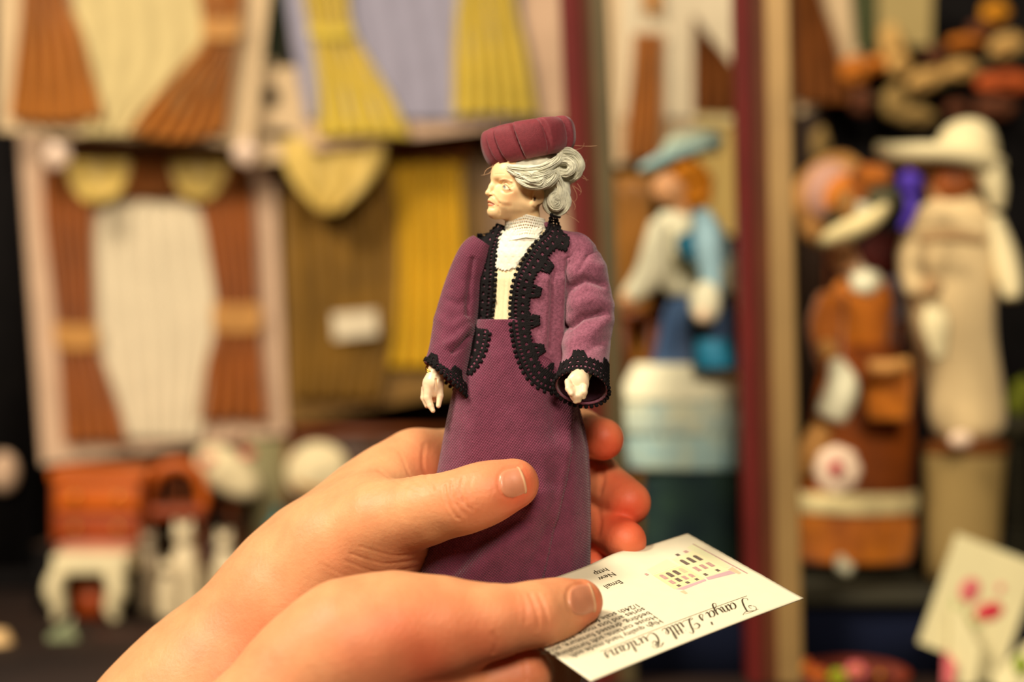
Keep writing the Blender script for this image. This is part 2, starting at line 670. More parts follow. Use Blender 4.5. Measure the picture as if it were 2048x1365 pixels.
def fingernail(bv, arm, c, ax, hl, hw, lift=.16):
    """a curved plate set in the end of a digit, white at its free edge"""
    ax = np.array(ax, float) / np.hypot(*ax)
    pr = np.array([-ax[1], ax[0]])
    n, V, fs, mi, ok = 26, [], [], [], True
    for i in range(n):
        for j in range(n):
            u, v = -1 + 2 * i / (n - 1), -1 + 2 * j / (n - 1)
            # squared circle: rounder at the cuticle, straighter at the free edge
            uu = u * math.sqrt(max(0, 1 - .5 * v * v)) if u < 0 else u * math.sqrt(1 - .28 * v * v)
            vv = v * math.sqrt(1 - (.5 if u < 0 else .22) * u * u)
            p = np.asarray(c) + ax * uu * hl + pr * vv * hw
            h = ray(bv, p[0], p[1])
            if h is None:
                h = last
            last = h
            edge = max(abs(u), abs(v))
            up = lift * (1 - sstep(.72, 1.0, edge)) - .22 * sstep(.80, 1.0, edge) if u < .8 else lift * (1 - sstep(.8, 1.0, abs(v))) - .1 * sstep(.8, 1, abs(v)) + .12 * (u - .8) / .2
            V.append(h[0] + h[1] * up / 1000)
    for i in range(n - 1):
        for j in range(n - 1):
            fs.append((i * n + j, i * n + j + 1, (i + 1) * n + j + 1, (i + 1) * n + j))
            mi.append(1 if i >= n - 3 else 0)
    o = mk('thumbnail', V, fs, [NAIL, NAILTIP], arm, fmat=mi, solid=0.00018)
    return o


fingernail(bv_a, arm_a, (1023, 967), (1, -.30), 27, 31)
fingernail(bv_b, arm_b, (1162, 1201), (1, -.22), 27, 33)
# ================================================================== the held doll
FELT = mat('purple_felt', (138, 80, 98), rough=0.95, spec=0.08, var=0.25, vs=1400.0, bump=0.45, bs=3600.0, sheen=0.35)
KNIT = mat('purple_knit', (126, 60, 82), rough=0.92, spec=0.1, var=0.12, vs=300.0, weave=0.75, wp=0.0006, bump=0.3, bs=1800.0, sheen=0.22)
LINING = mat('dark_lining', (52, 22, 36), rough=0.7, spec=0.3, var=0.1)
SATIN = mat('maroon_satin', (126, 46, 54), rough=0.62, spec=0.25, var=0.10, vs=900.0, bump=0.2, bs=4000.0, sheen=0.25)
LACE = mat('black_lace', (16, 11, 12), rough=0.8, spec=0.2, var=0.3, vs=900.0, bump=0.5, bs=2500.0)
CREAM = mat('cream_cotton', (242, 222, 178), rough=0.85, spec=0.15, var=0.06, vs=400.0, bump=0.15, bs=1500.0, sss=0.1, sscale=0.001)
WHITE = mat('white_cotton', (250, 242, 220), rough=0.85, spec=0.15, var=0.04, vs=500.0, bump=0.2, bs=1600.0, sss=0.1, sscale=0.001)
PORC = mat('painted_porcelain', (244, 208, 160), rough=0.42, spec=0.4, sss=0.18, sscale=0.0015, attr='tone')
PHAND = mat('porcelain_hand', (244, 214, 176), rough=0.4, spec=0.45, var=0.03, vs=300, sss=0.2, sscale=0.0012)
HAIR = mat('grey_mohair', (226, 222, 196), rough=0.6, spec=0.3, var=0.16, vs=500.0, sheen=0.3)
WISP = mat('stray_hair', (214, 170, 130), rough=0.5, spec=0.3, var=0.1)
GOLD = mat('gold_wire', (214, 160, 70), rough=0.3, metal=1.0, var=0.05)

doll = thing('doll', 'elderly lady doll in a purple felt suit and maroon hat, gripped in a hand', 'doll', W(M(1015, 1215, 0)))


# ---- skirt: gathered A line with a wrap edge
def skirt_rows(y):
    xs = np.array([640, 700, 780, 850, 900, 965, 1050, 1130, 1225], float)
    l = np.array([955, 938, 908, 893, 884, 872, 857, 842, 824], float)
    r = np.array([1105, 1128, 1150, 1168, 1177, 1181, 1182, 1181, 1180], float)
    dp = np.array([62, 72, 86, 96, 101, 104, 108, 112, 116], float)
    return np.interp(y, xs, l), np.interp(y, xs, r), np.interp(y, xs, dp)


nr, ns = 220, 300
ys = np.linspace(640, 1225, nr)
V = np.zeros((nr, ns, 3))
th = np.linspace(0, 2 * math.pi, ns, endpoint=False)
l, r, dp = skirt_rows(ys)
cx, hw = (l + r) / 2, (r - l) / 2
ct, st = np.cos(th), np.sin(th)
e = 0.86
sx = np.sign(ct) * np.abs(ct) ** e
sy = np.sign(st) * np.abs(st) ** e
s0 = D0 / F
X = (cx[:, None] - 1024 + hw[:, None] * sx) * s0
Y = dp[:, None] * s0 * sy
Z = np.repeat(((682.5 - ys) * s0)[:, None], ns, 1)
V = np.stack([X, Y, Z], 2)
nx, ny = np.repeat(sx[None], nr, 0) / hw[:, None], np.repeat(sy[None], nr, 0) / dp[:, None]
nl = np.hypot(nx, ny)
nrm = np.stack([nx / nl, ny / nl, np.zeros_like(nx)], 2)
px, py = pix(V)
front = (V[..., 1] < 2)
seam = np.interp(py, [640, 830, 880, 960, 1060, 1165, 1225], [1140, 1148, 1142, 1132, 1110, 1084, 1068])
dd = px - seam
disp = np.where(front, -1.7 * sstep(-2, 4, dd) * sstep(700, 860, py) * np.exp(-np.clip(dd, 0, None) / 60), 0)
disp += np.where(front, 0.5 * np.exp(-((dd + 7) / 9) ** 2) * sstep(760, 880, py), 0)


def fold(line, wid, amp):
    return np.where(front, amp * np.exp(-(segdist2(px, py, np.array(line, float)) / wid) ** 2), 0)


disp += fold([(900, 1190), (985, 1110), (1075, 1010), (1110, 900)], 30, 2.2) + fold([(1000, 720), (1040, 800), (1060, 900)], 30, 1.3)
disp += fold([(905, 1150), (960, 1090), (1040, 1040)], 16, -2.0) + fold([(1110, 790), (1115, 860), (1100, 960)], 20, -1.3)
disp += fold([(960, 760), (950, 850), (930, 950)], 28, .7) + fold([(1020, 1215), (1070, 1130), (1100, 1060)], 18, -1.3)
disp += fold([(1150, 900), (1150, 1050), (1140, 1200)], 12, .5)
V += nrm * disp[..., None]
skirt = mk('skirt', W(V.reshape(-1, 3)), gridf(nr, ns, True), KNIT, doll, solid=0.0005)

# ---- bodice forms
xc, YS = 1044.0, 0.66


class Shear(SDF):
    """the torso is turned a little towards the photo's left: depth grows along x"""

    def sub(s, lo, hi):
        sl, P = SDF.sub(s, np.array([lo[0], -99, lo[2]]), np.array([hi[0], 99, hi[2]]))
        if sl is None:
            return sl, P
        x0 = (xc - 1024) * D0 / F
        return sl, (P[0], (P[1] + 0.30 * (P[0] - x0)) / YS, P[2])


g = Shear((-17, -19, -19), (29, 15, 38), 0.30)
k = 5
g.chain([P3(1046, 570, 0, 88), P3(1040, 650, 0, 88), P3(1036, 790, 0, 98)], k=4)
g.chain([P3(972, 512, 0, 36), P3(1048, 505, 0, 52), P3(1146, 508, 0, 42)], k=6)
g.cone(M(1046, 560, 0), S(84), M(1048, 470, 0), S(36), k=7)
f0 = g.f.copy()
GX, GY, GZ = g.grid()
ss = F / (D0 + GY)
gpx = (1024 + GX * ss + 0 * GZ).astype(np.float64)
gpy = (682.5 - GZ * ss + 0 * GX).astype(np.float64)
yc = -0.30 * (GX - (xc - 1024) * D0 / F)
front = (GY + 0 * GX + 0 * GZ) < (yc - 2.0)
near = np.abs(f0) < 4
OPEN = [(1016, 440), (1006, 462), (992, 500), (986, 540), (984, 600), (976, 650), (968, 700), (950, 735), (925, 752), (920, 820), (1140, 830), (1135, 792),
        (1100, 786), (1070, 770), (1046, 738), (1030, 690), (1025, 640), (1026, 590), (1032, 560), (1050, 525), (1074, 492), (1100, 462), (1112, 425)]
pd = np.full(f0.shape, 30.0)
m_ = near & front
pd[m_] = polysd(gpx[m_], gpy[m_], OPEN) * 0.145
shell = np.maximum(f0, -(f0 + 1.0))
hemz = (682.5 - 778) * D0 / F
jf = np.maximum(shell, hemz - GZ)
# neck hole
jf = np.maximum(jf, (GZ + 0 * GX + 0 * GY) - (682.5 - 452) * D0 / F - np.clip((GX - 8) * .5, 0, 4))
cut = np.where(front, -pd, -30)
jf = np.maximum(jf, cut).astype(np.float32)
V, Q = g.mesh(jf)
Nn = normals(V, Q)
px, py = pix(V)
fr = V[:, 1] < 0
disp = np.zeros(len(V))
for line, wid, amp in [([(1105, 545), (1104, 610), (1098, 700)], 5, -.6), ([(1092, 560), (1090, 640), (1085, 720)], 12, .35), ([(1128, 560), (1124, 640), (1122, 760)], 9, .5),
                       ([(1138, 520), (1136, 600), (1132, 760)], 5, -1.2), ([(955, 560), (948, 650), (944, 720)], 8, .4)]:
    d = segdist2(px, py, line)
    disp += np.where(fr, amp * np.exp(-(d / wid) ** 2), 0)
V = V + Nn * disp[:, None]
jacket = mk('jacket', W(V), Q, FELT, doll, recalc=False)

# ---- blouse beneath, with tucks, bib and lace collar
g2 = SDF((-17, -19, -19), (29, 15, 38), 0.30)
g2.f = (f0 + 1.5).astype(np.float32)
g2.chain([P3(1052, 440, 0, 40), P3(1050, 470, 0, 42), P3(1046, 510, 0, 52)], k=3)
f1 = g2.f
clip = np.maximum(GZ + 0 * GX + 0 * GY - (682.5 - 462) * D0 / F, (682.5 - 690) * D0 / F - GZ)
V, Q = g.mesh(np.maximum(f1, clip).astype(np.float32))
Nn = normals(V, Q)
px, py = pix(V)
tuck = sstep(525, 560, py) * (V[:, 1] < 0)
V = V + Nn * (0.28 * np.abs(np.sin((px - 1000 + (py - 600) * .06) * math.pi / 9.5)) * tuck)[:, None]
blouse = mk('blouse', W(V), Q, CREAM, doll, recalc=False)
BIB = [(1004, 462), (990, 495), (984, 520), (992, 538), (1010, 543), (1028, 538), (1040, 524), (1056, 500), (1078, 474), (1086, 455)]
pb = np.full(f0.shape, 30.0)
pb[m_] = polysd(gpx[m_], gpy[m_], BIB) * 0.145
bf = np.maximum(np.maximum(f1 - 0.6, -(f1 + .3)), np.where(front, pb, 30))
V, Q = g.mesh(bf.astype(np.float32))
Nn = normals(V, Q)
px, py = pix(V)
dots = np.zeros(len(V))
for i in range(7):
    for j in range(5):
        x0, y0 = 996 + j * 15 + (i % 2) * 7, 472 + i * 11
        dots -= 0.16 * np.exp(-((px - x0) ** 2 + (py - y0) ** 2) / 5.0)
V = V + Nn * (dots + .25 * np.exp(-((polysd(px, py, BIB)) / 3.0) ** 2) * np.sin(px * .9 + py * .9))[:, None]
bib = mk('bib', W(V), Q, WHITE, blouse, recalc=False)
bv_blouse = bvh_of(blouse, bib)

# collar of white needle lace standing round the neck
na, nb = 200, 44
V = np.zeros((nb, na, 3))
t = np.linspace(0, 1, nb)
th = np.linspace(0, 2 * math.pi, na, endpoint=False)
for i in range(nb):
    u = t[i]
    yy = 432 + 47 * u
    rx, ry = 39 + 3 * u + 5 * u ** 3, 37 + 3 * u + 5 * u ** 3
    yslope = 8 * np.cos(th) * (1 - .3 * u) + 14 * np.clip(-np.cos(th), 0, 1)
    V[i, :, 0] = (1050 + 1.5 * u - 1024) * s0 + S(rx) * np.cos(th)
    V[i, :, 1] = -1.5 + S(ry) * np.sin(th)
    V[i, :, 2] = (682.5 - yy - yslope) * s0
fs = []
for i in range(nb - 1):
    for j in range(na):
        a, b = j / na * 56, t[i] * 8
        hole = (math.hypot((a + (int(b) % 2) * .5) % 1 - .5, b % 1 - .5) < .30) and .06 < t[i] < .88
        if not hole:
            fs.append((i * na + j, i * na + (j + 1) % na, (i + 1) * na + (j + 1) % na, (i + 1) * na + j))
mk('lace_collar', W(V.reshape(-1, 3)), fs, WHITE, blouse, solid=0.00025)


# ---- sleeves
def sleeve(keys, nring, nseg, folds, taper=None):
    C = catmull([k[0] for k in keys], nring)
    RX = catmull([k[1] for k in keys], nring)[:, 0]
    RY = catmull([k[2] for k in keys], nring)[:, 0]
    SH = catmull([k[3] if len(k) > 3 else 0 for k in keys], nring)[:, 0]
    SD = catmull([k[4] if len(k) > 4 else 0 for k in keys], nring)[:, 0]
    T, N1, N2 = frames(C)
    th = np.linspace(0, 2 * math.pi, nseg, endpoint=False)
    V = C[:, None] + (RX[:, None] * np.cos(th))[..., None] * N1[:, None] + (RY[:, None] * np.sin(th))[..., None] * N2[:, None]
    V = V + T[:, None] * (SH[:, None] * np.cos(th) + SD[:, None] * np.sin(th))[..., None]
    O = V - C[:, None]
    O /= np.linalg.norm(O, axis=2, keepdims=True)
    px, py = pix(V)
    d = np.zeros(px.shape)
    fr = V[..., 1] < C[:, None, 1] + 1
    for line, wid, amp in folds:
        d += np.where(fr, amp * np.exp(-(segdist2(px, py, np.array(line, float)) / wid) ** 2), 0)
    return V + O * d[..., None], O


def K(px, py, d, rx, ry, sh=0, sd=0):
    return (M(px, py, d), S(rx, d), S(ry, d), sh, sd)


RV, RO = sleeve([K(1150, 486, -4, 27, 26), K(1163, 520, -4, 38, 36), K(1174, 575, -5, 45, 41), K(1177, 640, -6, 47, 42), K(1173, 700, -9, 45, 42), K(1169, 738, -13, 46, 44), K(1163, 776, -18, 52, 49)],
                 190, 160, [([(1142, 575), (1170, 560), (1205, 568)], 9, -1.7), ([(1145, 545), (1175, 530), (1200, 535)], 12, .7), ([(1150, 610), (1185, 598), (1215, 612)], 13, .9),
                            ([(1135, 655), (1165, 635), (1200, 628)], 8, -2.1), ([(1140, 690), (1175, 672), (1212, 640)], 13, 1.1), ([(1150, 715), (1180, 700), (1212, 680)], 8, -.5),
                            ([(1196, 500), (1180, 505), (1160, 540)], 5, -.6)])
nr, ns = RV.shape[:2]
sl_r = mk('sleeve', W(RV.reshape(-1, 3)), gridf(nr, ns, True), [FELT, LINING], jacket, solid=0.0006, label='sleeve raised towards the viewer')
sl_r.modifiers['thickness'].material_offset = 0
LV, LO = sleeve([K(966, 485, 1, 22, 24), K(950, 510, 1, 32, 32), K(930, 570, 2, 38, 38), K(912, 640, 0, 41, 40), K(902, 695, -3, 41, 41), K(894, 738, -5, 42, 41, 3.0, -.5), K(893, 758, -6, 43, 42, 5.0, -1)],
                 190, 160, [([(945, 520), (938, 570), (935, 630)], 6, -.8), ([(880, 640), (905, 655), (930, 640)], 10, .5), ([(895, 690), (915, 678), (935, 655)], 8, .8),
                            ([(905, 705), (922, 690), (936, 675)], 5, -.9), ([(895, 600), (915, 610), (935, 600)], 9, -.5)])
sl_l = mk('sleeve', W(LV.reshape(-1, 3)), gridf(nr, ns, True), KNIT, jacket, solid=0.0006, label='sleeve hanging beside the skirt')


# ---- black bobbin lace: an openwork tape with a scalloped edge and bobbles
def lace_mask(u, v, P, w):
    """u mm along, v 0..1 across; True where there is thread"""
    if v < .10:
        return True
    if v < .22:
        return (u % 1.15) < .55
    if v < .56:
        return not (math.hypot(((u + .3) % 2.3 - 1.15) / .46, (v - .40) / .065) < 1)
    if v < .64:
        return True
    if v < .78:
        return (u % 1.7) < 1.2 or v > .75
    return True


def lace_grid(Pm, Nm, P=8.4, name='lace_trim', parent=None, bob=True, phase=0.0, fill=1.0, sc=(.62, 1.0)):
    """Pm: (n along, m across, 3) points in mm, first column the bobbled edge"""
    n, m = Pm.shape[:2]
    L = np.concatenate([[0], np.cumsum(np.linalg.norm(np.diff(Pm[:, m // 3], axis=0), axis=1))])
    fs = []
    for i in range(n - 1):
        u = L[i]
        c = .5 + .5 * math.cos(2 * math.pi * (u / P + phase))
        w = sc[0] + (sc[1] - sc[0]) * float(sstep(.42, .80, c)) + .035 * math.sin(u * 5.2)
        for j in range(m - 1):
            v = (j + .5) / (m - 1)
            if v < w and (lace_mask(u, v, P, w) or v > w - .07):
                fs.append((i * m + j, i * m + j + 1, (i + 1) * m + j + 1, (i + 1) * m + j))
    used = sorted({a for f in fs for a in f})
    mp = {a: k for k, a in enumerate(used)}
    V = Pm.reshape(-1, 3)[used]
    Nv = Nm.reshape(-1, 3)[used]
    nv = len(V)
    F1 = [tuple(mp[a] for a in f) for f in fs]
    wob = .10 * np.sin(V[:, :1] * 9) * np.sin(V[:, 2:] * 8)
    G = Geo()
    edges = {}
    for f in F1:
        for a, b in zip(f, f[1:] + f[:1]):
            edges[(a, b)] = edges.get((a, b), 0) + 1
    side = [(b, a, a + nv, b + nv) for (a, b) in edges if (b, a) not in edges]
    G.add(W(np.vstack([V + Nv * (.32 + wob), V - Nv * .05])), F1 + [tuple(a + nv for a in f[::-1]) for f in F1] + side)
    if bob:
        k = 0.0
        while k < L[-1]:
            i = int(np.searchsorted(L, k))
            if i >= n:
                break
            e = Pm[i, 0] + (Pm[i, 0] - Pm[i, 2]) / (np.linalg.norm(Pm[i, 0] - Pm[i, 2]) + 1e-9) * .45 + Nm[i, 0] * .2
            G.ball(W(e), .00060, n=6)
            k += 1.45
    return G.build(name, LACE, parent)


def lapel(path, width, side, parent, bv, n=None, m=30, phase=0.0, wfun=None, P=8.4, lift=.25, dfall=-10):
    pts = catmull(np.array(path, float), 400)
    L = np.concatenate([[0], np.cumsum(np.hypot(*np.diff(pts, axis=0).T))])
    n = n or int(L[-1] / 1.7)
    u = np.linspace(0, L[-1], n)
    c = np.stack([np.interp(u, L, pts[:, 0]), np.interp(u, L, pts[:, 1])], 1)
    t = np.gradient(c, axis=0)
    t /= np.linalg.norm(t, axis=1, keepdims=True)
    nn = np.stack([-t[:, 1], t[:, 0]], 1) * side
    D = np.full((n, m), np.nan)
    N3 = np.zeros((n, m, 3))
    PX = np.zeros((n, m, 2))
    for i in range(n):
        wv = width * (wfun(i / (n - 1)) if wfun else 1)
        for j in range(m):
            q = c[i] + nn[i] * wv * j / (m - 1)
            PX[i, j] = q
            h = ray(bv, *q)
            if h is not None:
                D[i, j] = (h[0][1] - .5) * 1000
                N3[i, j] = h[1] if h[1] @ h[2] < 0 else -h[1]
    # fill misses from neighbours and settle outliers so that the tape bridges gaps
    for i in range(n):
        row = D[i]
        ok = ~np.isnan(row) & (row < 3)
        if ok.any():
            D[i] = np.interp(np.arange(m), np.flatnonzero(ok), row[ok])
        elif i:
            D[i] = D[i - 1]
        else:
            D[i] = dfall
    mid = n // 2
    for i in list(range(mid + 1, n)) + list(range(mid - 1, -1, -1)):
        j_ = i - 1 if i > mid else i + 1
        D[i] = np.clip(D[i], D[j_] - .3, D[j_] + .3)
    for _ in range(14):
        Dp = np.pad(D, 1, mode='edge')
        D = np.minimum(D, (Dp[:-2, 1:-1] + Dp[2:, 1:-1] + Dp[1:-1, :-2] + Dp[1:-1, 2:] + 2 * D) / 6)
    D -= lift
    Pm = np.stack([np.stack([M(PX[i, j, 0], PX[i, j, 1], D[i, j]) for j in range(m)]) for i in range(n)])
    du, dv = np.gradient(Pm, axis=0), np.gradient(Pm, axis=1)
    Nm = np.cross(du, dv)
    Nm /= np.linalg.norm(Nm, axis=2, keepdims=True) + 1e-9
    Nm[Nm[..., 1] > 0] *= -1
    return lace_grid(Pm, Nm, parent=parent, phase=phase, P=P)


bv_j = bvh_of(jacket, skirt, blouse)
lapel([(1106, 430), (1098, 462), (1074, 486), (1050, 520), (1032, 556), (1024, 600), (1024, 650), (1030, 690), (1040, 725), (1058, 758), (1088, 780), (1128, 786)], 57, -1, jacket, bv_j, phase=.18, P=9.3, wfun=lambda q: .30 + .70 * float(sstep(0, .11, q)))
lapel([(1010, 452), (1000, 480), (991, 510), (989, 545), (986, 590), (981, 640), (974, 690), (960, 725), (938, 752)], 47, 1, jacket, bv_j, phase=.3, P=9.0, wfun=lambda q: .6 + .4 * float(sstep(0, .1, q)))


def cuff(RVv, O, v0, v1, parent, phase=0.0, P=9.0, flip=False, out=.35, stretch=0.0):
    n, s_ = RVv.shape[:2]
    rows = np.linspace(v0, v1, 28) * (n - 1)
    i0 = np.minimum(rows.astype(int), n - 2)
    f = (rows - i0)[:, None, None]
    A = RVv[i0] * (1 - f) + RVv[i0 + 1] * f
    B = O[i0] * (1 - f) + O[i0 + 1] * f
    A = A + B * out
    A = np.concatenate([A, A[:, :1]], 1).transpose(1, 0, 2)
    B = np.concatenate([B, B[:, :1]], 1).transpose(1, 0, 2)
    # resample finely round the cuff
    kk = np.linspace(0, A.shape[0] - 1, 340)
    j0 = np.minimum(kk.astype(int), A.shape[0] - 2)
    ff = (kk - j0)[:, None, None]
    A = A[j0] * (1 - ff) + A[j0 + 1] * ff
    B = B[j0] * (1 - ff) + B[j0 + 1] * ff
    if flip:
        A, B = A[:, ::-1], B[:, ::-1]
    return lace_grid(A, B, parent=parent, phase=phase, P=P)


cuff(RV, RO, .80, 1.0, sl_r, flip=True, P=10.2)
cuff(LV, LO, .80, 1.0, sl_l, flip=True, P=9.4)
# turned back lining seen inside the raised cuff
G = Geo()
G.add(W((RV[120:188] - RO[120:188] * .9).reshape(-1, 3)), gridf(68, ns, True))
G.build('cuff_lining', LINING, sl_r)

# ---- hands of porcelain
g = SDF((-30, -22, -24), (-17, 6, -6), 0.11)
g.chain([P3(880, 700, -4, 17), P3(872, 745, -6, 15), P3(867, 765, -7, 18)], k=1.2)
g.ell(M(866, 772, -7), (S(21), S(12), S(24)), k=1.2)
g.chain([P3(858, 776, -7.5, 11), P3(855, 796, -8, 8.5), P3(861, 812, -8.5, 6.5), P3(866, 822, -9, 4.6)], k=.3)
g.chain([P3(851, 778, -6, 8.5), P3(848, 796, -6, 7), P3(854, 812, -6.8, 5)], k=.25)
g.chain([P3(877, 772, -7, 9.5), P3(880, 792, -7.5, 7), P3(877, 812, -8.2, 4.8)], k=.25)
g.chain([P3(868, 780, -4.5, 8), P3(868, 800, -4.5, 5.5)], k=.25)
g.cone(M(872, 760, -9), S(2), M(871, 784, -9), S(2), k=.5, op='-')
V, Q = g.mesh()
hand_l = mk('hand', W(V), Q, PHAND, doll, recalc=False, label='hanging hand with a gold bangle')
G = Geo()
th = np.linspace(0, 2 * math.pi, 40)
for dy in (0, 4):
    ring = np.array([M(870, 741 + dy, -6) + np.array([S(18) * math.cos(a), S(15) * math.sin(a), S(5.5) * math.sin(a) - S(6) * math.cos(a)]) for a in th])
    G.tube(W(ring), .00024, n=8, rings=80, cap=False)
G.build('bangle', GOLD, hand_l)
g = SDF((10, -34, -22), (26, -6, -4), 0.11)
g.chain([P3(1168, 742, -12, 18), P3(1158, 758, -23, 20)], k=1.2)
g.ell(M(1155, 768, -25), (S(23, -25), S(13, -25), S(24, -25)), k=1.2)
for (a, b) in (((1141, 776), (1146, 796)), ((1149, 782), (1151, 803)), ((1158, 782), (1158, 801)), ((1168, 776), (1167, 794))):
    g.chain([P3(a[0], a[1], -27, 8), P3((a[0] + b[0]) / 2, (a[1] + b[1]) / 2, -28, 7), P3(b[0], b[1], -27.5, 5)], k=.45)
g.chain([P3(1136, 764, -26, 7), P3(1137, 778, -28, 6), P3(1143, 788, -29, 5)], k=.5)
V, Q = g.mesh()
mk('hand', W(V), Q, PHAND, doll, recalc=False, label='hand coming forward out of the lace cuff')

# ---- head and neck: an old lady's painted face in profile
HO = M(1045, 385, -2)
yaw = math.radians(70)
fh = np.array([-math.sin(yaw), -math.cos(yaw), 0])
lh = np.array([math.cos(yaw), -math.sin(yaw), 0])
g = SDF((-13, -9.5, -16), (13, 9.5, 14), 0.125)
g.ell((-1.5, 0, 4), (9.6, 7.0, 8.2), k=1)
g.ell((3.4, 0, -.8), (5.9, 6.0, 7.4), k=2)
g.ell((3.9, 0, 5), (5.3, 5.4, 5), k=2)
for s in (-1, 1):
    g.cone((-.6, 4.9 * s, -4.2), 1.6, (7.9, .7 * s, -5.8), 1.8, k=2)
    g.cone((8.0, .9 * s, 4.0), .8, (6.3, 3.8 * s, 4.0), .75, k=1.4)
    g.ell((5.0, 4.0 * s, -.4), (2.4, 2.0, 2.0), k=1.8)
    g.ell((5.6, 2.9 * s, -3.0), (2.9, 2.5, 2.6), k=1.8)
    g.ell((2.4, 4.4 * s, -3.6), (2.6, 1.4, 1.8), k=1.8)
g.ell((9.0, 0, -5.7), (1.55, 1.5, 1.5), k=1.5)
g.ell((8.4, 0, -2.5), (1.9, 2.4, 2.0), k=1.4)
for s in (-1, 1):
    g.ell((9.6, 2.6 * s, 2.1), (2.0, 1.2, .8), k=1.6, op='-')
g.chain([((8.3, 0, 3.4), .75), ((9.4, 0, 1.4), .72), ((10.4, 0, -.35), .78)], k=.9)
g.ell((10.45, 0, -.55), (.85, .85, .72), k=.5)
for s in (-1, 1):
    g.ell((9.5, .9 * s, -1.0), (.85, .6, .6), k=.5)
    g.chain([((10.05, 0, -2.75), .38), ((9.8, .8 * s, -2.75), .36), ((9.2, 1.6 * s, -3.2), .26)], k=.5)
    g.chain([((9.9, 0, -3.7), .46), ((9.55, .8 * s, -3.65), .42), ((9.15, 1.4 * s, -3.38), .26)], k=.5)
    g.ell((-2.3, 6.9 * s, -1.4), (1.85, .75, 2.5), k=.6)
    g.ell((-1.2, 6.6 * s, -3.6), (.95, .7, 1.0), k=.6)
    g.ell((-2.0, 7.7 * s, -1.1), (.95, .6, 1.5), k=.4, op='-')
    g.ell((-1.0, 7.3 * s, -1.9), (.42, .7, .5), k=.25, op='-')
g.cone((0, 0, -5), 4.8, (-1.0, 0, -14.5), 5.1, k=1.5)
V, Q = g.mesh()
Nh = normals(V, Q)


def face_px():
    """where each point of the viewer's half (or its mirror) shows in the photo"""
    return pix(HO + V[:, :1] * fh + np.abs(V[:, 1:2]) * lh + V[:, 2:3] * np.array([0, 0, 1.0]))


hx, hy = face_px()
vis = (Nh @ (-np.array([0, 1.0, 0]) @ np.stack([fh, lh, [0, 0, 1]]).T) > -.2) | (V[:, 1] < 0)
hd = np.zeros(len(V))
for pts_, rad_, amp_ in [
        ([(1008, 371), (1014, 372)], 7.5, -.42), ([(1009, 374.5), (1014, 375)], 4.6, .34),
        ([(1005, 374), (1010, 369), (1015, 371.5), (1020, 378)], 1.7, .22), ([(1007, 368), (1012, 365.5), (1018, 370), (1022, 376)], 1.5, -.16),
        ([(1007, 379), (1013, 380), (1019, 379)], 1.7, .14), ([(1004, 381), (1012, 386), (1024, 383)], 2.6, -.14),
        ([(1001, 362), (1009, 360), (1022, 364)], 3.2, .22),
        ([(987, 391), (992, 398), (999, 407)], 2.8, -.13), ([(998, 407), (1008, 411), (1022, 411)], 3.6, -.07), ([(1000, 402), (1014, 405)], 4.0, .1),
        ([(996, 413), (998, 420), (999, 428)], 2.2, -.18), ([(974, 405.5), (981, 406.5), (988, 410)], 1.2, -.25), ([(977, 416), (986, 417)], 2.6, -.16),
        ([(980, 392), (984, 392)], 1.6, -.28), ([(985, 388), (988, 393)], 1.8, -.16), ([(1020, 376), (1026, 373)], 1.6, -.1), ([(1018, 421), (1040, 420)], 5, .14),
        ([(990, 349), (1008, 348)], 1.5, -.05)]:
    d_ = segdist2(hx, hy, catmull(np.array(pts_, float), 12))
    hd += np.where(vis, amp_ * np.exp(-(d_ / rad_) ** 2), 0)
V = V + Nh * hd[:, None]
hx, hy = face_px()
tone = np.tile(np.array(lin((246, 206, 152))[:3]), (len(V), 1))


def paint(pts_, rad_, colr, amt):
    global tone
    d_ = segdist2(hx, hy, catmull(np.array(pts_, float), 14))
    w_ = np.where(vis, amt * np.exp(-(d_ / rad_) ** 4), 0)[:, None]
    tone = tone * (1 - w_) + np.array(lin(colr)[:3]) * w_


paint([(1016, 396), (1024, 392)], 14, (238, 168, 112), .4)
paint([(974, 402.5), (979, 403.5), (986, 409)], 1.9, (206, 96, 66), .8)
paint([(976, 410), (981, 411), (986, 410.5)], 2.1, (214, 98, 68), .85)
paint([(974, 405.8), (981, 407), (988, 410)], .9, (120, 46, 36), .8)
paint([(1001, 362), (1009, 359.8), (1016, 361.5), (1023, 365)], 1.9, (180, 112, 62), .6)
paint([(1008, 374.5), (1015, 376.5)], 2.4, (232, 206, 164), .7)
paint([(1008.5, 373.5), (1009.5, 375.5)], 2.6, (44, 46, 38), .95)
paint([(1005.5, 373.5), (1010, 369.6), (1015, 372.5), (1019.5, 379)], 1.0, (92, 50, 30), .85)
paint([(1007, 378.2), (1013, 379.6), (1019, 379)], .8, (170, 100, 60), .55)
paint([(1007, 367), (1012, 365), (1019, 370)], 1.1, (214, 140, 86), .5)
paint([(998, 407), (1008, 411), (1022, 411)], 2.4, (236, 172, 116), .4)
paint([(987, 391), (992, 398), (998, 405)], 1.8, (230, 158, 100), .4)
paint([(979, 391.6), (983, 392)], 1.3, (190, 104, 62), .7)
paint([(1070, 397), (1069, 400)], 2.6, (70, 26, 14), .95)
head = mk('head', W(HO + V[:, :1] * fh + V[:, 1:2] * lh + V[:, 2:3] * np.array([0, 0, 1.0])), Q, PORC, doll, col=tone, recalc=False)

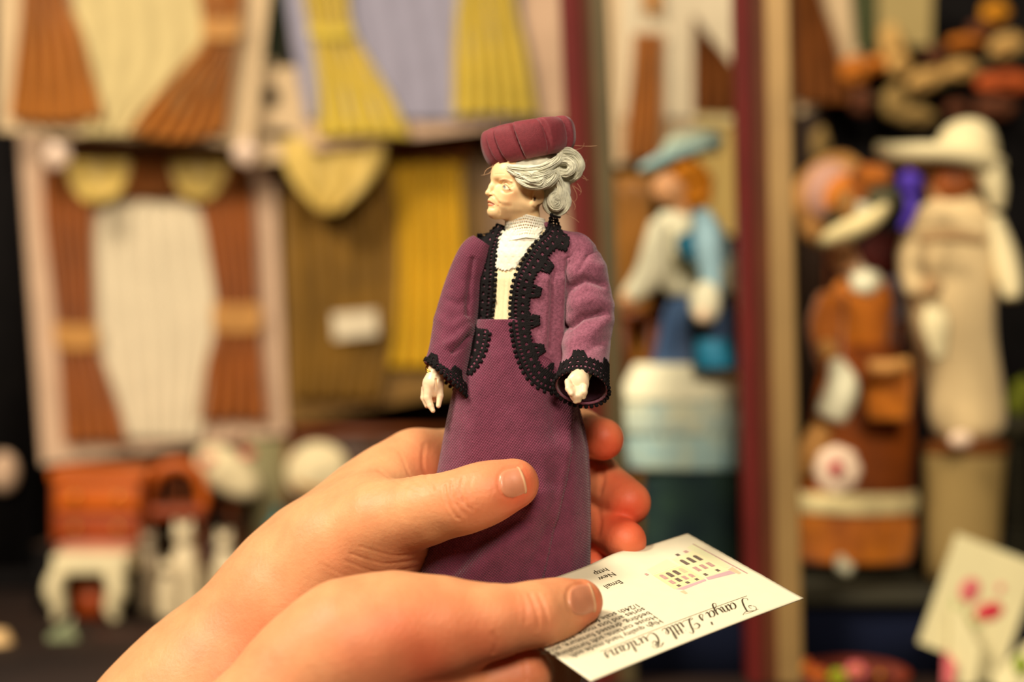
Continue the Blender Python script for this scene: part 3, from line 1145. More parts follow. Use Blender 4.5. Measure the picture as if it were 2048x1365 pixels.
# ---- hair: combed mohair rolled over the ear and pinned in coils behind
hair_g = SDF((-2, -16, 32), (23, 12, 58), 0.3)
hb = M(1062, 335, 0)
hair_g.ell(HO + fh * -2.4 + np.array([0, 0, 5.4]), (9.6, 8.0, 7.4), k=1)
hair_g.chain([P3(1036, 340, -8, 9), P3(1060, 352, -9.5, 15), P3(1090, 352, -9, 18), P3(1112, 342, -5, 17)], k=2)
hair_g.chain([P3(1124, 318, -3, 16), P3(1146, 328, -3, 19), P3(1140, 350, -3, 14), P3(1120, 350, -3, 14)], k=2)
hair_g.chain([P3(1108, 350, -3, 18), P3(1116, 385, -4, 22), P3(1112, 406, -4, 22)], k=2)
V, Q = hair_g.mesh()
hair = mk('hair', W(V), Q, HAIR, head, recalc=False)
hs = Geo()


def lock(keys, n, twist=1.0, rs=.125):
    """keys: (px,py,d,r px); a lock of n fine strands"""
    C = catmull([M(k[0], k[1], k[2]) for k in keys], 26)
    R = catmull([S(k[3]) for k in keys], 26)[:, 0]
    T, N1, N2 = frames(C, (.2, 1, .1))
    for i in range(int(n * 1.7)):
        a0, rr = random.uniform(0, 2 * math.pi), math.sqrt(random.uniform(.25, 1))
        tw = twist * random.uniform(.5, 1.3)
        a = a0 + np.linspace(0, tw, 26)
        jit = catmull(rng.normal(0, .16, (6, 3)), 26)
        Pp = C + N1 * (R * rr * np.cos(a))[:, None] + N2 * (R * rr * .8 * np.sin(a))[:, None] + jit
        hs.tube(W(Pp), rs / 1000 * random.uniform(.6, 1.2), n=5, rings=26, cap=False)


lock([(1016, 334, -9, 4), (1036, 338, -11, 7), (1062, 340, -12, 8), (1090, 336, -12, 8), (1114, 322, -9, 7), (1124, 308, -6, 6)], 80)
lock([(1018, 338, -9, 4), (1040, 350, -11, 8), (1064, 354, -13, 8), (1092, 350, -12, 9), (1112, 338, -8, 8)], 80)
lock([(1030, 346, -9, 4), (1044, 360, -11, 8), (1064, 371, -12.5, 8), (1090, 368, -12.5, 9), (1108, 352, -10, 9), (1112, 332, -7, 7)], 90)
lock([(1050, 358, -13, 4), (1064, 364, -14, 5), (1080, 362, -14, 5), (1084, 354, -13, 5), (1074, 348, -13.5, 4), (1060, 350, -13.5, 4)], 40)
lock([(1096, 345, -11, 8), (1112, 352, -9, 8), (1121, 372, -8, 8), (1120, 395, -8, 9), (1110, 415, -7, 8)], 70)
lock([(1118, 306, -6, 7), (1136, 304, -6, 8), (1153, 314, -6, 8), (1159, 332, -6, 9), (1152, 350, -5, 8), (1138, 356, -5, 7)], 90)
lock([(1118, 322, -8, 7), (1134, 322, -8, 8), (1144, 334, -8, 8), (1136, 346, -8, 7), (1120, 346, -8, 7)], 70)
ring = lambda cx_, cy_, rx_, ry_, d_, r_, a0=0, a1=360, n=9: [(cx_ + rx_ * math.cos(math.radians(a)), cy_ + ry_ * math.sin(math.radians(a)), d_, r_) for a in np.linspace(a0, a1, n)]
lock(ring(1113, 400, 21, 25, -6, 7, -120, 230), 100, .4)
lock(ring(1113, 402, 12, 15, -8, 5, -100, 260), 60, .4)
lock(ring(1112, 403, 5, 6, -8.5, 4, 0, 330), 30, .4)
lock([(1096, 378, -6, 6), (1091, 395, -5, 6), (1094, 415, -4, 6), (1108, 427, -3, 6)], 40)
hs.build('hair_strand', HAIR, hair)
ws = Geo()
for (x, y, dx, dy, b) in [(1140, 290, 54, -2, 4), (1150, 300, 18, -18, 5), (1160, 330, 12, -14, 4), (1158, 345, 14, 12, 6), (1150, 362, 8, 22, 8), (1140, 368, 20, 10, 10), (990, 332, -28, 14, 6), (988, 332, -20, 24, -5),
                          (1140, 395, 8, 20, 6), (1128, 425, 30, 14, 8), (1160, 320, 10, 20, -6), (1145, 372, 2, 26, 8), (1000, 248, -2, -10, 2), (985, 330, -10, 16, 3), (1155, 352, 22, 4, 5)]:
    n_ = 8
    t_ = np.linspace(0, 1, n_)
    ptsw = [M(x + dx * q + b * math.sin(q * 3.1), y + dy * q + b * math.sin(q * 2.2), -3 - 2 * q) for q in t_]
    ws.tube(W(ptsw), [.00007 * (1 - .6 * q) for q in t_], n=5, rings=22)
ws.build('stray_hair', WISP, hair)

# ---- hat: a draped toque with laid pleats
c0, c1 = M(1063, 315, -1), M(1049, 252, -1)
up = (c1 - c0) / np.linalg.norm(c1 - c0)
sd = np.cross(np.array([0, 1.0, 0]), up)
sd /= np.linalg.norm(sd)
if sd[0] < 0:
    sd = -sd
dpv = np.cross(up, sd)
if dpv[1] < 0:
    dpv = -dpv
H = np.linalg.norm(c1 - c0)
prof = [(-.02, .50), (-.10, .66), (-.06, .80), (.06, .90), (.25, .965), (.5, 1.0), (.75, 1.0), (.92, .96), (1.02, .88), (1.06, .72), (1.05, .5), (1.04, .25), (1.04, 0.0)]
pp = catmull(np.array(prof), 90)
na = 300
th = np.linspace(0, 2 * math.pi, na, endpoint=False)
# pleat edges by angle, each layer laid over the next
ed = np.array([-2.95, -2.62, -2.33, -1.82, -1.16, -.55, .2, .9, 1.6, 2.3, 2.95]) % (2 * math.pi)
ed = np.sort(ed)
lay = np.zeros(na)
cre = np.zeros(na)
for i, a in enumerate(th):
    d = (a - ed) % (2 * math.pi)
    j = np.argmin(d)
    span = (ed[(j + 1) % len(ed)] - ed[j]) % (2 * math.pi)
    lay[i] = 1 - d[j] / span
    dist = min(d.min(), ((ed - a) % (2 * math.pi)).min())
    cre[i] = math.exp(-(dist / .035) ** 2)
V = np.zeros((len(pp), na, 3))
for i, (h_, r_) in enumerate(pp):
    amt = min(1, r_ * 1.2) * sstep(.25, .8, r_)
    # pleats lean a little and fan on the crown
    sh = .10 * (h_ - .5)
    ly = np.interp((th + sh) % (2 * math.pi), th, lay, period=2 * math.pi)
    cr = np.interp((th + sh) % (2 * math.pi), th, cre, period=2 * math.pi)
    rr = S(90) * r_ + amt * (1.35 * ly - 1.15 * cr)
    lobe = 1 + .035 * np.cos(th)
    hh = H * (h_ - .05 * np.cos(th - .2) * sstep(.5, 1, h_)) + np.zeros(na)
    V[i] = c0 + up * hh[:, None] + sd * (rr * np.cos(th) * lobe)[:, None] + dpv * (rr * .84 * np.sin(th))[:, None]
hat = mk('hat', W(V.reshape(-1, 3)), gridf(len(pp), na, True), SATIN, doll)
# ================================================================== the printed card held between thumb and finger
CARD = mat('card_stock', (232, 220, 188), rough=0.6, spec=0.3, var=0.015, vs=300.0)
INK = mat('dark_ink', (64, 54, 36), rough=0.7)
INKT = mat('olive_ink', (96, 84, 52), rough=0.7)
cT = M(1375, 1067, 10)
cR = M(1606, 1197, -25)


def unproj(px, py, dd):
    return M(px, py, dd)


best = None
for dB in np.linspace(-100, -40, 241):
    B_ = unproj(1182, 1363, dB)
    q = abs(np.dot(B_ - cR, cR - cT)) / (np.linalg.norm(B_ - cR) * np.linalg.norm(cR - cT))
    if best is None or q < best[0]:
        best = (q, dB)
cB = unproj(1182, 1363, best[1])
LU, LV_ = np.linalg.norm(cB - cR), np.linalg.norm(cR - cT)
eu, ev = (cB - cR) / LU, (cR - cT) / LV_
en = np.cross(eu, ev)
en /= np.linalg.norm(en)
if en[2] < 0:
    en = -en


def cp(s, t, h=0.0):
    """point on the card: s mm along the title, t mm up the card as its reader sees it; a slight bow in the board"""
    s, t = np.asarray(s, float), np.asarray(t, float)
    bow = .5 * np.sin(np.pi * np.clip(s / LU, 0, 1)) + 1.1 * np.exp(-((s - .36 * LU) ** 2) / 60 - (t ** 2) / 50)
    return cT + eu * s[..., None] + ev * t[..., None] + en * (bow + h)[..., None]


card = thing('business_card', 'cream printed card with a house drawing, held under a thumb', 'card', W(cB))
n1, n2 = 70, 44
# the near cut edges are very slightly ragged
ss_, tt_ = np.meshgrid(np.linspace(0, LU, n1), np.linspace(0, LV_, n2), indexing='ij')
rag = np.zeros_like(ss_)
rag[0, :] = -.12 * np.abs(rng.normal(0, 1, n2))
top = W(cp(ss_ + rag, tt_, .0).reshape(-1, 3))
bot = W(cp(ss_ + rag, tt_, -.32).reshape(-1, 3))
k = n1 * n2
fs = gridf(n1, n2) + [tuple(k + i for i in f[::-1]) for f in gridf(n1, n2)]
per = [i * n2 for i in range(n1)] + [(n1 - 1) * n2 + j for j in range(1, n2)] + [i * n2 + n2 - 1 for i in range(n1 - 2, -1, -1)] + [j for j in range(n2 - 2, 0, -1)]
fs += [(per[i], per[(i + 1) % len(per)], k + per[(i + 1) % len(per)], k + per[i]) for i in range(len(per))]
mk('card_stock', np.vstack([top, bot]), fs, CARD, card)

# -- title in a looping script hand
GL = {
    'T': ([[(-.2, 1.5), (-.45, 1.9), (-.1, 2.3), (.6, 2.15), (1.3, 2.0), (1.9, 2.3)], [(1.05, 2.1), (.9, 1.2), (.6, .3), (.2, -.05), (-.25, .1), (-.2, .45)], [(-.1, 1.45), (.25, 1.3), (.4, 1.6), (.2, 1.85)]], 1.75),
    'a': ([[(.9, .8), (.5, 1.0), (.12, .6), (.15, .1), (.45, 0), (.8, .45), (.95, .95)], [(.95, .95), (.85, .3), (.98, 0), (1.25, .22)]], 1.18),
    'n': ([[(-.02, .8), (.18, 1), (.22, .5), (.18, 0)], [(.2, .4), (.48, .92), (.74, .95), (.78, .5), (.75, .1), (.9, 0), (1.12, .22)]], 1.08),
    'y': ([[(.02, .9), (.12, .3), (.38, .02), (.7, .3), (.88, .95)], [(.88, .95), (.75, -.2), (.5, -.85), (.12, -.85), (.25, -.4), (1.05, .2)]], 1.05),
    "'": ([[(.25, 2.1), (.12, 1.6)]], .45),
    's': ([[(-.02, .15), (.38, .62), (.52, 1.05), (.62, .5), (.5, .05), (.15, 0), (.05, .22)]], .78),
    'L': ([[(1.5, 1.8), (1.3, 2.25), (.95, 2.0), (.75, 1.0), (.45, .1), (0, -.05), (-.1, .2), (.3, .22), (.9, -.02), (1.5, .15)], [(1.0, 1.3), (.3, 1.8), (-.3, 1.5), (-.1, 1.0), (.35, 1.15)]], 1.6),
    'i': ([[(.1, .9), (.12, .2), (.3, 0), (.52, .22)], [(.14, 1.4), (.18, 1.5)]], .5),
    't': ([[(.25, 1.7), (.2, .3), (.36, 0), (.6, .22)], [(-.02, 1.1), (.5, 1.15)]], .56),
    'l': ([[(.05, .25), (.4, 1.4), (.45, 2.0), (.3, 2.1), (.2, 1.4), (.2, .3), (.36, 0), (.58, .22)]], .54),
    'e': ([[(.05, .35), (.5, .6), (.55, .9), (.35, 1.0), (.1, .6), (.2, .1), (.5, 0), (.82, .25)]], .8),
    'C': ([[(1.5, 1.7), (1.4, 2.15), (.9, 2.2), (.35, 1.5), (.15, .7), (.4, .05), (.95, 0), (1.5, .45)], [(1.0, 1.9), (.65, 1.5), (.95, 1.2), (1.25, 1.5), (.7, 2.3), (-.1, 1.9)]], 1.55),
    'u': ([[(.02, .9), (.08, .3), (.3, 0), (.6, .3), (.76, .92)], [(.76, .92), (.72, .3), (.86, 0), (1.08, .22)]], 1.05),
    'r': ([[(0, .65), (.25, 1.02), (.3, .8), (.6, .9), (.55, .3), (.66, 0), (.92, .22)]], .86),
    ' ': ([], .9)}
title = "Tanya's Little Curtains"
adv = sum(GL[c][1] for c in title)
u0, u1, tb = .185 * LU, .855 * LU, .818 * LV_
un = (u1 - u0) / adv
xh = .060 * LV_
pen = u0
G = Geo()


def stroke(G, P2, w0, w1, h=.06):
    P2 = catmull(np.array(P2, float), 14)
    d = np.gradient(P2, axis=0)
    d /= np.linalg.norm(d, axis=1, keepdims=True) + 1e-9
    nn_ = np.stack([-d[:, 1], d[:, 0]], 1)
    w_ = w0 + (w1 - w0) * np.clip(-d[:, 1], 0, 1)[:, None] ** 1.3
    A_, B_ = P2 + nn_ * w_, P2 - nn_ * w_
    V_ = np.empty((28, 2))
    V_[0::2], V_[1::2] = A_, B_
    G.add(W(cp(V_[:, 0], V_[:, 1], h)), [(2 * i, 2 * i + 1, 2 * i + 3, 2 * i + 2) for i in range(13)])


for ch in title:
    for st_ in GL[ch][0]:
        stroke(G, [(pen + un * (x + .45 * y), tb + xh * y) for x, y in st_], .09, .30)
    pen += un * GL[ch][1]
G.build('title_lettering', INK, card, recalc=False)
G = Geo()
stroke(G, [(.165 * LU, .803 * LV_), (.5 * LU, .801 * LV_), (.86 * LU, .803 * LV_)], .09, .09)
stroke(G, [(.20 * LU, .955 * LV_), (.235 * LU, .958 * LV_), (.265 * LU, .955 * LV_)], .08, .08)
G.build('ruled_line', INKT, card, recalc=False)


def words_on_card(lines, name, size):
    G = Geo()
    for s_, t_, txt in lines:
        cu = bpy.data.curves.new('lettering', 'FONT')
        cu.body = txt
        cu.size = size
        cu.offset = .03
        cu.resolution_u = 2
        ob = bpy.data.objects.new('lettering', cu)
        COL.objects.link(ob)
        me = bpy.data.meshes.new_from_object(ob.evaluated_get(bpy.context.evaluated_depsgraph_get()))
        P_ = np.array([v.co[:] for v in me.vertices])
        G.add(W(cp(s_ + P_[:, 0], t_ + P_[:, 1], .06)), [tuple(p.vertices) for p in me.polygons])
        bpy.data.objects.remove(ob)
        bpy.data.curves.remove(cu)
        bpy.data.meshes.remove(me)
    G.build(name, INK, card, recalc=False, smooth=False)


bpy.context.view_layer.update()
words_on_card([(.548 * LU, .730 * LV_, 'High quality hand made soft'), (.545 * LU, .677 * LV_, 'House curtains, soft furnishings,'), (.543 * LU, .624 * LV_, 'bedding, dressed furniture, acces-'),
               (.541 * LU, .571 * LV_, 'sories and lots more. 1/12th and'), (.539 * LU, .518 * LV_, '1/24th scale for retail and trade.')], 'paragraph_lettering', 2.75)
words_on_card([(.478 * LU, .245 * LV_, 'Email'), (.462 * LU, .150 * LV_, 'New'), (.463 * LU, .088 * LV_, 'http')], 'contact_lettering', 2.9)

# -- the little tinted drawing of a terrace of houses
PA = mat('print_cream', (244, 226, 176), rough=0.7)
PB = mat('print_buff', (238, 214, 160), rough=0.7)
PC = mat('print_roof', (200, 164, 166), rough=0.7)
PD = mat('print_window', (112, 96, 84), rough=0.7, var=.25, vs=1500)
PE = mat('print_rose', (190, 150, 140), rough=0.7, var=.15, vs=1500)
PF = mat('print_sage', (226, 222, 176), rough=0.7)
PG_ = mat('print_peach', (240, 188, 150), rough=0.7)
G = Geo()


def tint(poly, mi, h):
    p = np.array(poly, float) / 100.0
    G.add(W(cp(p[:, 0] * LU, p[:, 1] * LV_, h)), [tuple(range(len(p)))], mi)


tint([(8, 20), (20.5, 22), (20.5, 50), (7.5, 51)], 0, .04)
tint([(20.5, 31), (35, 31), (35.5, 51), (20.5, 51)], 1, .04)
tint([(3.5, 13), (9, 15), (8.4, 48), (5.5, 48)], 5, .04)
tint([(22, 20), (34, 24), (35, 30), (22, 30)], 5, .04)
tint([(8, 51.5), (19.5, 50.5), (20, 53.5), (7.5, 56)], 2, .04)
tint([(20.5, 51.5), (35, 51.5), (33, 54.5), (21, 53.5)], 2, .04)
tint([(5, 49), (8, 50), (7, 58), (5.5, 57.5)], 6, .04)
tint([(4.4, 13), (5.0, 13), (4.2, 60), (3.5, 60)], 4, .045)
tint([(33, 55), (35, 55), (34.6, 59), (33.4, 59)], 6, .045)


def pane(x, y, w_, h_, mi, arch=False):
    q = [(x, y), (x + w_, y), (x + w_, y + h_), (x, y + h_)]
    if arch:
        q = [(x, y + 1.5)] + [(x + w_ / 2 - w_ / 2 * math.cos(a), y + 1.5 - 1.5 * math.sin(a)) for a in np.linspace(0.3, math.pi - .3, 6)] + [(x + w_, y + 1.5), (x + w_, y + h_), (x, y + h_)]
    tint(q, mi, .07)


for x in (10.2, 13.6, 17.0):
    pane(x, 25, 1.9, 7.5, 3, True)
    pane(x - .3, 36.5, 1.9, 6, 4)
for x in (11.0, 17.2):
    pane(x, 46, 1.5, 3, 3)
for i, x in enumerate((22.0, 25.2, 28.4, 31.6)):
    pane(x, 33, 1.9, 6.2, 6 if i == 0 else (3 if i < 3 else 4), True)
    pane(x + .1, 41.5, 1.8, 4.6, (4, 4, 3, 4)[i], i == 0)
for x in (22.6, 27.2, 31.6):
    pane(x, 48, 1.5, 2.4, 3)
pane(10.6, 17.5, 1.8, 2.6, 4)
pane(15.2, 18, 1.6, 2.6, 3)
pane(36, 27, 1.2, 2.4, 4)
G.build('house_drawing', [PA, PB, PC, PD, PE, PF, PG_], card, recalc=False, smooth=False)
# ================================================================== the hall and the trader's stall behind
TABZ = 0.863


def loft(rows, Y, ratio=.7, n=40, sub=6, wob=0.0, wn=9, cap=True, maxd=None):
    """a closed body from its outline: rows of (py, x left, x right) at distance Y"""
    R = catmull(np.array(rows, float), sub * (len(rows) - 1) + 1)
    th = np.linspace(0, 2 * math.pi, n, endpoint=False)
    V = []
    for py, xl, xr in R:
        c = at((xl + xr) / 2, py, Y)
        w_ = max(abs(xr - xl) / 2 * Y / F, 1e-5)
        rr = 1 + wob * np.sin(wn * th)
        V.append(np.stack([c[0] + w_ * rr * np.cos(th), Y + min(w_ * ratio, maxd or 9) * rr * np.sin(th), np.full(n, c[2])], 1))
    V = np.array(V)
    m_ = len(V)
    fs = gridf(m_, n, True)
    if cap:
        fs += [tuple(range(n)), tuple((m_ - 1) * n + i for i in range(n - 1, -1, -1))]
    return V.reshape(-1, 3), fs


def drape(rows, Y, folds=5, amp=.0022, nu=70, nv=60, ph=0.0, sag=0.0):
    """a hanging cloth between two edges, in soft vertical folds"""
    R = catmull(np.array(rows, float), nv)
    u = np.linspace(0, 1, nu)
    V = np.zeros((nv, nu, 3))
    for i, (py, xl, xr) in enumerate(R):
        yy = py + sag * np.sin(math.pi * u)
        dz = amp * np.sin(2 * math.pi * folds * u + ph + .4 * math.sin(i * .12))
        for j in range(nu):
            V[i, j] = at(xl + (xr - xl) * u[j], yy[j], Y + dz[j])
    return V.reshape(-1, 3), gridf(nv, nu)


def G1(V, fs):
    g_ = Geo()
    g_.add(V, fs)
    return g_


CARDW = mat('display_card', (208, 178, 136), rough=0.8, spec=0.2, var=0.06, vs=30.0)
CARDP = mat('pinkish_card', (204, 168, 136), rough=0.8, spec=0.2, var=0.08, vs=30.0)
BROWN = mat('brown_curtain', (166, 100, 30), rough=0.85, spec=0.15, var=0.16, vs=40.0, bump=0.3, bs=500.0, sheen=0.2)
BROWND = mat('dark_brown_curtain', (112, 62, 22), rough=0.85, spec=0.15, var=0.2, vs=40.0, bump=0.3, bs=500.0)
RUST = mat('rust_curtain', (152, 82, 18), rough=0.85, spec=0.15, var=0.16, vs=40.0, bump=0.3, bs=500.0, sheen=0.2)
TIE = mat('gold_tieback', (186, 130, 62), rough=0.6, spec=0.3, var=0.15, vs=80.0)
NETC = mat('cream_net', (218, 200, 166), rough=0.9, spec=0.1, var=0.06, vs=50.0, bump=0.2, bs=700.0)
NETG = mat('buff_net', (206, 184, 128), rough=0.9, spec=0.1, var=0.07, vs=50.0, bump=0.2, bs=700.0)
LILAC = mat('lilac_net', (152, 146, 160), rough=0.9, spec=0.1, var=0.06, vs=50.0, bump=0.2, bs=700.0)
YELL = mat('yellow_curtain', (206, 178, 66), rough=0.8, spec=0.2, var=0.10, vs=40.0, bump=0.3, bs=500.0, sheen=0.2)
GOLDC = mat('gold_silk', (206, 160, 30), rough=0.5, spec=0.4, var=0.16, vs=26.0, bump=0.25, bs=400.0)
OLIVE = mat('bronze_silk', (120, 84, 18), rough=0.55, spec=0.4, var=0.3, vs=26.0, bump=0.25, bs=400.0)
SWAG = mat('gold_swag', (206, 172, 84), rough=0.5, spec=0.4, var=0.22, vs=60.0, bump=0.2, bs=400.0)
BLACKV = mat('black_velvet', (16, 13, 12), rough=0.95, spec=0.1, var=0.3)
NAVY = mat('navy_cloth', (12, 16, 32), rough=0.95, spec=0.1, var=0.3, vs=20.0)
DKTEAL = mat('dark_teal_cloth', (46, 66, 54), rough=0.95, spec=0.1, var=0.4, vs=45.0, col2=(28, 40, 46))
DKBRN = mat('dark_wood_panel', (46, 28, 14), rough=0.7, spec=0.3, var=0.35, vs=12.0)

# -- the room
FLOOR = mat('carpet', (74, 54, 44), rough=0.95, var=0.2, vs=40.0, bump=0.3, bs=300.0)
WALLM = mat('hall_wall', (58, 40, 24), rough=0.9, var=0.2, vs=4.0)
o = Geo().box((-2.2, -1.8, -.05), (2.6, 2.45, 0)).build('floor', FLOOR)
tag(o, kind='structure')
o = Geo().box((-2.2, 2.35, 0), (2.6, 2.45, 2.7)).build('wall_back', WALLM)
tag(o, kind='structure')

# -- the stall table
WOOD = mat('table_wood', (34, 20, 12), rough=0.6, spec=0.3, var=0.3, vs=14.0)
tb_ = thing('table', 'long dark wooden stall table under all the miniatures', 'table', (0.05, 1.1, 0))
Geo().box((-.75, .72, TABZ - .03), (.85, 1.6, TABZ)).build('tabletop', WOOD, tb_)
for x in (-.70, .75):
    for y in (.77, 1.5):
        Geo().box((x, y, 0), (x + .05, y + .05, TABZ - .03)).build('leg', WOOD, tb_)

# -- display boards the packets hang on
o = thing('display_board', 'tall dark brown board carrying the packed curtains', 'board', (-.14, 1.24, TABZ))
Geo().box((-.42, 1.245, TABZ), (.19, 1.26, TABZ + .62)).build('panel', DKBRN, o)
for x in (-.42, .17):
    Geo().box((x, 1.235, TABZ), (x + .02, 1.245, TABZ + .62)).build('batten', DKBRN, o)
o = thing('display_board', 'black cloth covered board behind the costume dolls', 'board', (.38, 1.2, TABZ))
Geo().box((.20, 1.185, TABZ), (.62, 1.2, TABZ + .60)).build('panel', BLACKV, o)
Geo().box((.20, 1.18, TABZ), (.215, 1.186, TABZ + .60)).build('batten', DKBRN, o)

# -- uprights of the display cabinet
MAROON = mat('maroon_enamel', (98, 24, 18), rough=0.6, spec=0.2, var=0.15, vs=20.0)
COPPER = mat('brown_enamel', (96, 48, 20), rough=0.6, spec=0.25, var=0.2, vs=16.0)
CHAMP = mat('champagne_metal', (160, 126, 74), rough=0.45, spec=0.5, metal=0.35, var=0.16, vs=14.0)
GREYB = mat('greyed_bronze', (84, 70, 40), rough=0.55, spec=0.4, metal=0.3, var=0.2, vs=14.0)


def upright(label, Y, segs, lean):
    base = at(sum(s_[0] for s_ in segs) / len(segs), 700, Y)
    t_ = thing('cabinet_post', label, 'post', (base[0], Y, TABZ))
    zt = CAMZ + .32
    for x0, x1, name, m_, dy in segs:
        a_, b_ = at(x0, 682.5, Y)[0], at(x1, 682.5, Y)[0]
        V_ = []
        for z_, sh in ((TABZ, -lean * (CAMZ - TABZ)), (zt, lean * (zt - CAMZ))):
            V_ += [[a_ + sh, Y + dy, z_], [b_ + sh, Y + dy, z_], [b_ + sh, Y + .02, z_], [a_ + sh, Y + .02, z_]]
        mk(name, V_, [(0, 1, 2, 3), (4, 7, 6, 5), (0, 4, 5, 1), (1, 5, 6, 2), (2, 6, 7, 3), (3, 7, 4, 0)], m_, t_, smooth=False, bevel=.0012)


upright('slim maroon and grey cabinet post directly behind the held doll', .86, [(1152, 1190, 'edge_strip', MAROON, 0), (1188, 1212, 'post_core', COPPER, .003), (1210, 1244, 'seal_strip', GREYB, .001)], -.045)
upright('broad maroon and champagne cabinet post between blue and brown dolls', .86, [(1485, 1514, 'edge_strip', MAROON, 0), (1512, 1546, 'post_core', COPPER, .003), (1544, 1594, 'seal_strip', CHAMP, .001)], -.02)
o = thing('display_post', 'black post at the outer edge of the brown curtain packets', 'post', (at(15, 0, 1.2)[0], 1.2, TABZ))
a_, b_ = at(-70, 0, 1.2)[0], at(74, 0, 1.2)[0]
Geo().box((a_, 1.2, TABZ), (b_, 1.222, TABZ + .5)).build('upright', BLACKV, o)
Geo().box((a_ - .01, 1.19, TABZ), (b_ + .01, 1.232, TABZ + .012)).build('foot', BLACKV, o)
Geo().ball((at(8, 945, 1.185)), (.010, .008, .014)).build('knob', CARDP, o)


# -- packets of made-up dolls' house curtains
def packet(name_label, quad, Y, thick=.0012, backing=CARDW, sleeve=True, group='packed curtain sets on the boards', name='curtain_packet', cat='curtain packet'):
    q = [at(x, y, Y) for x, y in quad]
    base = np.mean(q, 0)
    base[2] = min(p[2] for p in q)
    t_ = thing(name, name_label, cat, base, group)
    Geo().prism(q, thick).build('backing_card', backing, t_, smooth=False)
    return t_


Y0 = 1.15
pk = packet('packet of brown curtains over cream net, topmost beside the black post', [(-6, -60), (545, -60), (506, 292), (-4, 262)], Y0)
V_, f_ = drape([(-60, 150, 420), (100, 150, 470), (252, 160, 330), (268, 170, 300)], Y0 - .003, 6, .001)
G1(V_, f_).build('net_panel', NETG, pk, solid=.0004)
V_, f_ = drape([(-60, 42, 126), (0, 42, 135), (60, 38, 160), (150, 28, 185), (235, 18, 208)], Y0 - .006, 5, .0026, sag=10)
G1(V_, f_).build('curtain', BROWN, pk, solid=.0004)
V_, f_ = drape([(72, 412, 476), (110, 385, 470), (170, 330, 462), (225, 282, 456), (262, 255, 448)], Y0 - .006, 6, .0026, sag=18)
G1(V_, f_).build('curtain', BROWN, pk, solid=.0004)
V_, f_ = drape([(-60, 396, 486), (0, 400, 484), (40, 408, 480)], Y0 - .006, 4, .0026)
G1(V_, f_).build('curtain_head', BROWN, pk, solid=.0004)
V_, f_ = drape([(34, 404, 482), (56, 404, 480), (76, 408, 478)], Y0 - .0085, 1, .0005, sag=4)
G1(V_, f_).build('tieback', TIE, pk, solid=.001)

pk = packet('packet of yellow curtains over lilac net, above the held doll', [(566, -60), (1146, -60), (1160, 236), (625, 300)], Y0, backing=CARDP)
V_, f_ = drape([(-60, 572, 1060), (0, 572, 1040), (120, 590, 1060), (240, 612, 1080)], Y0 - .003, 9, .001)
G1(V_, f_).build('net_panel', LILAC, pk, solid=.0004)
V_, f_ = drape([(66, 622, 706), (120, 628, 740), (180, 632, 776), (240, 634, 806), (274, 636, 822)], Y0 - .006, 6, .0024, sag=-4)
G1(V_, f_).build('curtain', YELL, pk, solid=.0004)
V_, f_ = drape([(-60, 604, 704), (0, 606, 696), (64, 620, 704)], Y0 - .006, 5, .0024)
G1(V_, f_).build('curtain_head', YELL, pk, solid=.0004)
V_, f_ = drape([(50, 616, 706), (62, 616, 706), (74, 618, 706)], Y0 - .0085, 1, .0005, sag=3)
G1(V_, f_).build('tieback', YELL, pk, solid=.001)
V_, f_ = drape([(-60, 916, 1034), (0, 914, 1030), (100, 908, 1052), (180, 906, 1066), (232, 905, 1076)], Y0 - .006, 6, .0024, sag=-4)
G1(V_, f_).build('curtain', YELL, pk, solid=.0004)

Y1 = 1.19
pk = packet('packet of rust brown curtains with white net arch and gold swags, lower on the board', [(36, 258), (545, 262), (574, 868), (84, 930)], Y1, backing=CARDP)
V_, f_ = drape([(404, 250, 346), (430, 200, 400), (520, 188, 420), (640, 190, 436), (760, 214, 424), (880, 246, 402)], Y1 - .003, 7, .001)
G1(V_, f_).build('net_panel', NETC, pk, solid=.0004)
V_, f_ = drape([(330, 84, 200), (440, 88, 184), (560, 102, 186), (650, 112, 190)], Y1 - .006, 5, .0024)
G1(V_, f_).build('curtain', RUST, pk, solid=.0004)
V_, f_ = drape([(690, 116, 192), (760, 120, 218), (830, 124, 240), (888, 128, 254)], Y1 - .006, 5, .0024, sag=-6)
G1(V_, f_).build('curtain_tail', RUST, pk, solid=.0004)
V_, f_ = drape([(646, 108, 194), (670, 108, 196), (696, 112, 196)], Y1 - .0085, 1, .0005, sag=4)
G1(V_, f_).build('tieback', TIE, pk, solid=.001)
V_, f_ = drape([(330, 380, 502), (430, 404, 508), (540, 422, 512), (612, 432, 516)], Y1 - .006, 5, .0024)
G1(V_, f_).build('curtain', RUST, pk, solid=.0004)
V_, f_ = drape([(656, 430, 518), (720, 414, 524), (790, 402, 530), (842, 396, 534)], Y1 - .006, 5, .0024, sag=-4)
G1(V_, f_).build('curtain_tail', RUST, pk, solid=.0004)
V_, f_ = drape([(606, 426, 520), (634, 424, 522), (662, 426, 522)], Y1 - .0085, 1, .0005, sag=4)
G1(V_, f_).build('tieback', TIE, pk, solid=.001)
V_, f_ = drape([(300, 88, 500), (340, 92, 500), (392, 120, 480)], Y1 - .008, 5, .002)
G1(V_, f_).build('pelmet', BROWND, pk, solid=.0005)
for (cx_, cy_, rx_, ry_) in ((196, 366, 64, 46), (398, 358, 58, 44)):
    V_, f_ = drape([(cy_ - ry_ + 12 * k_, cx_ - rx_ * math.sqrt(max(0, 1 - (k_ / 7.5) ** 2)), cx_ + rx_ * math.sqrt(max(0, 1 - (k_ / 7.5) ** 2))) for k_ in range(8)], Y1 - .011, 2, .001)
    G1(V_, f_).build('swag', SWAG, pk, solid=.0006)
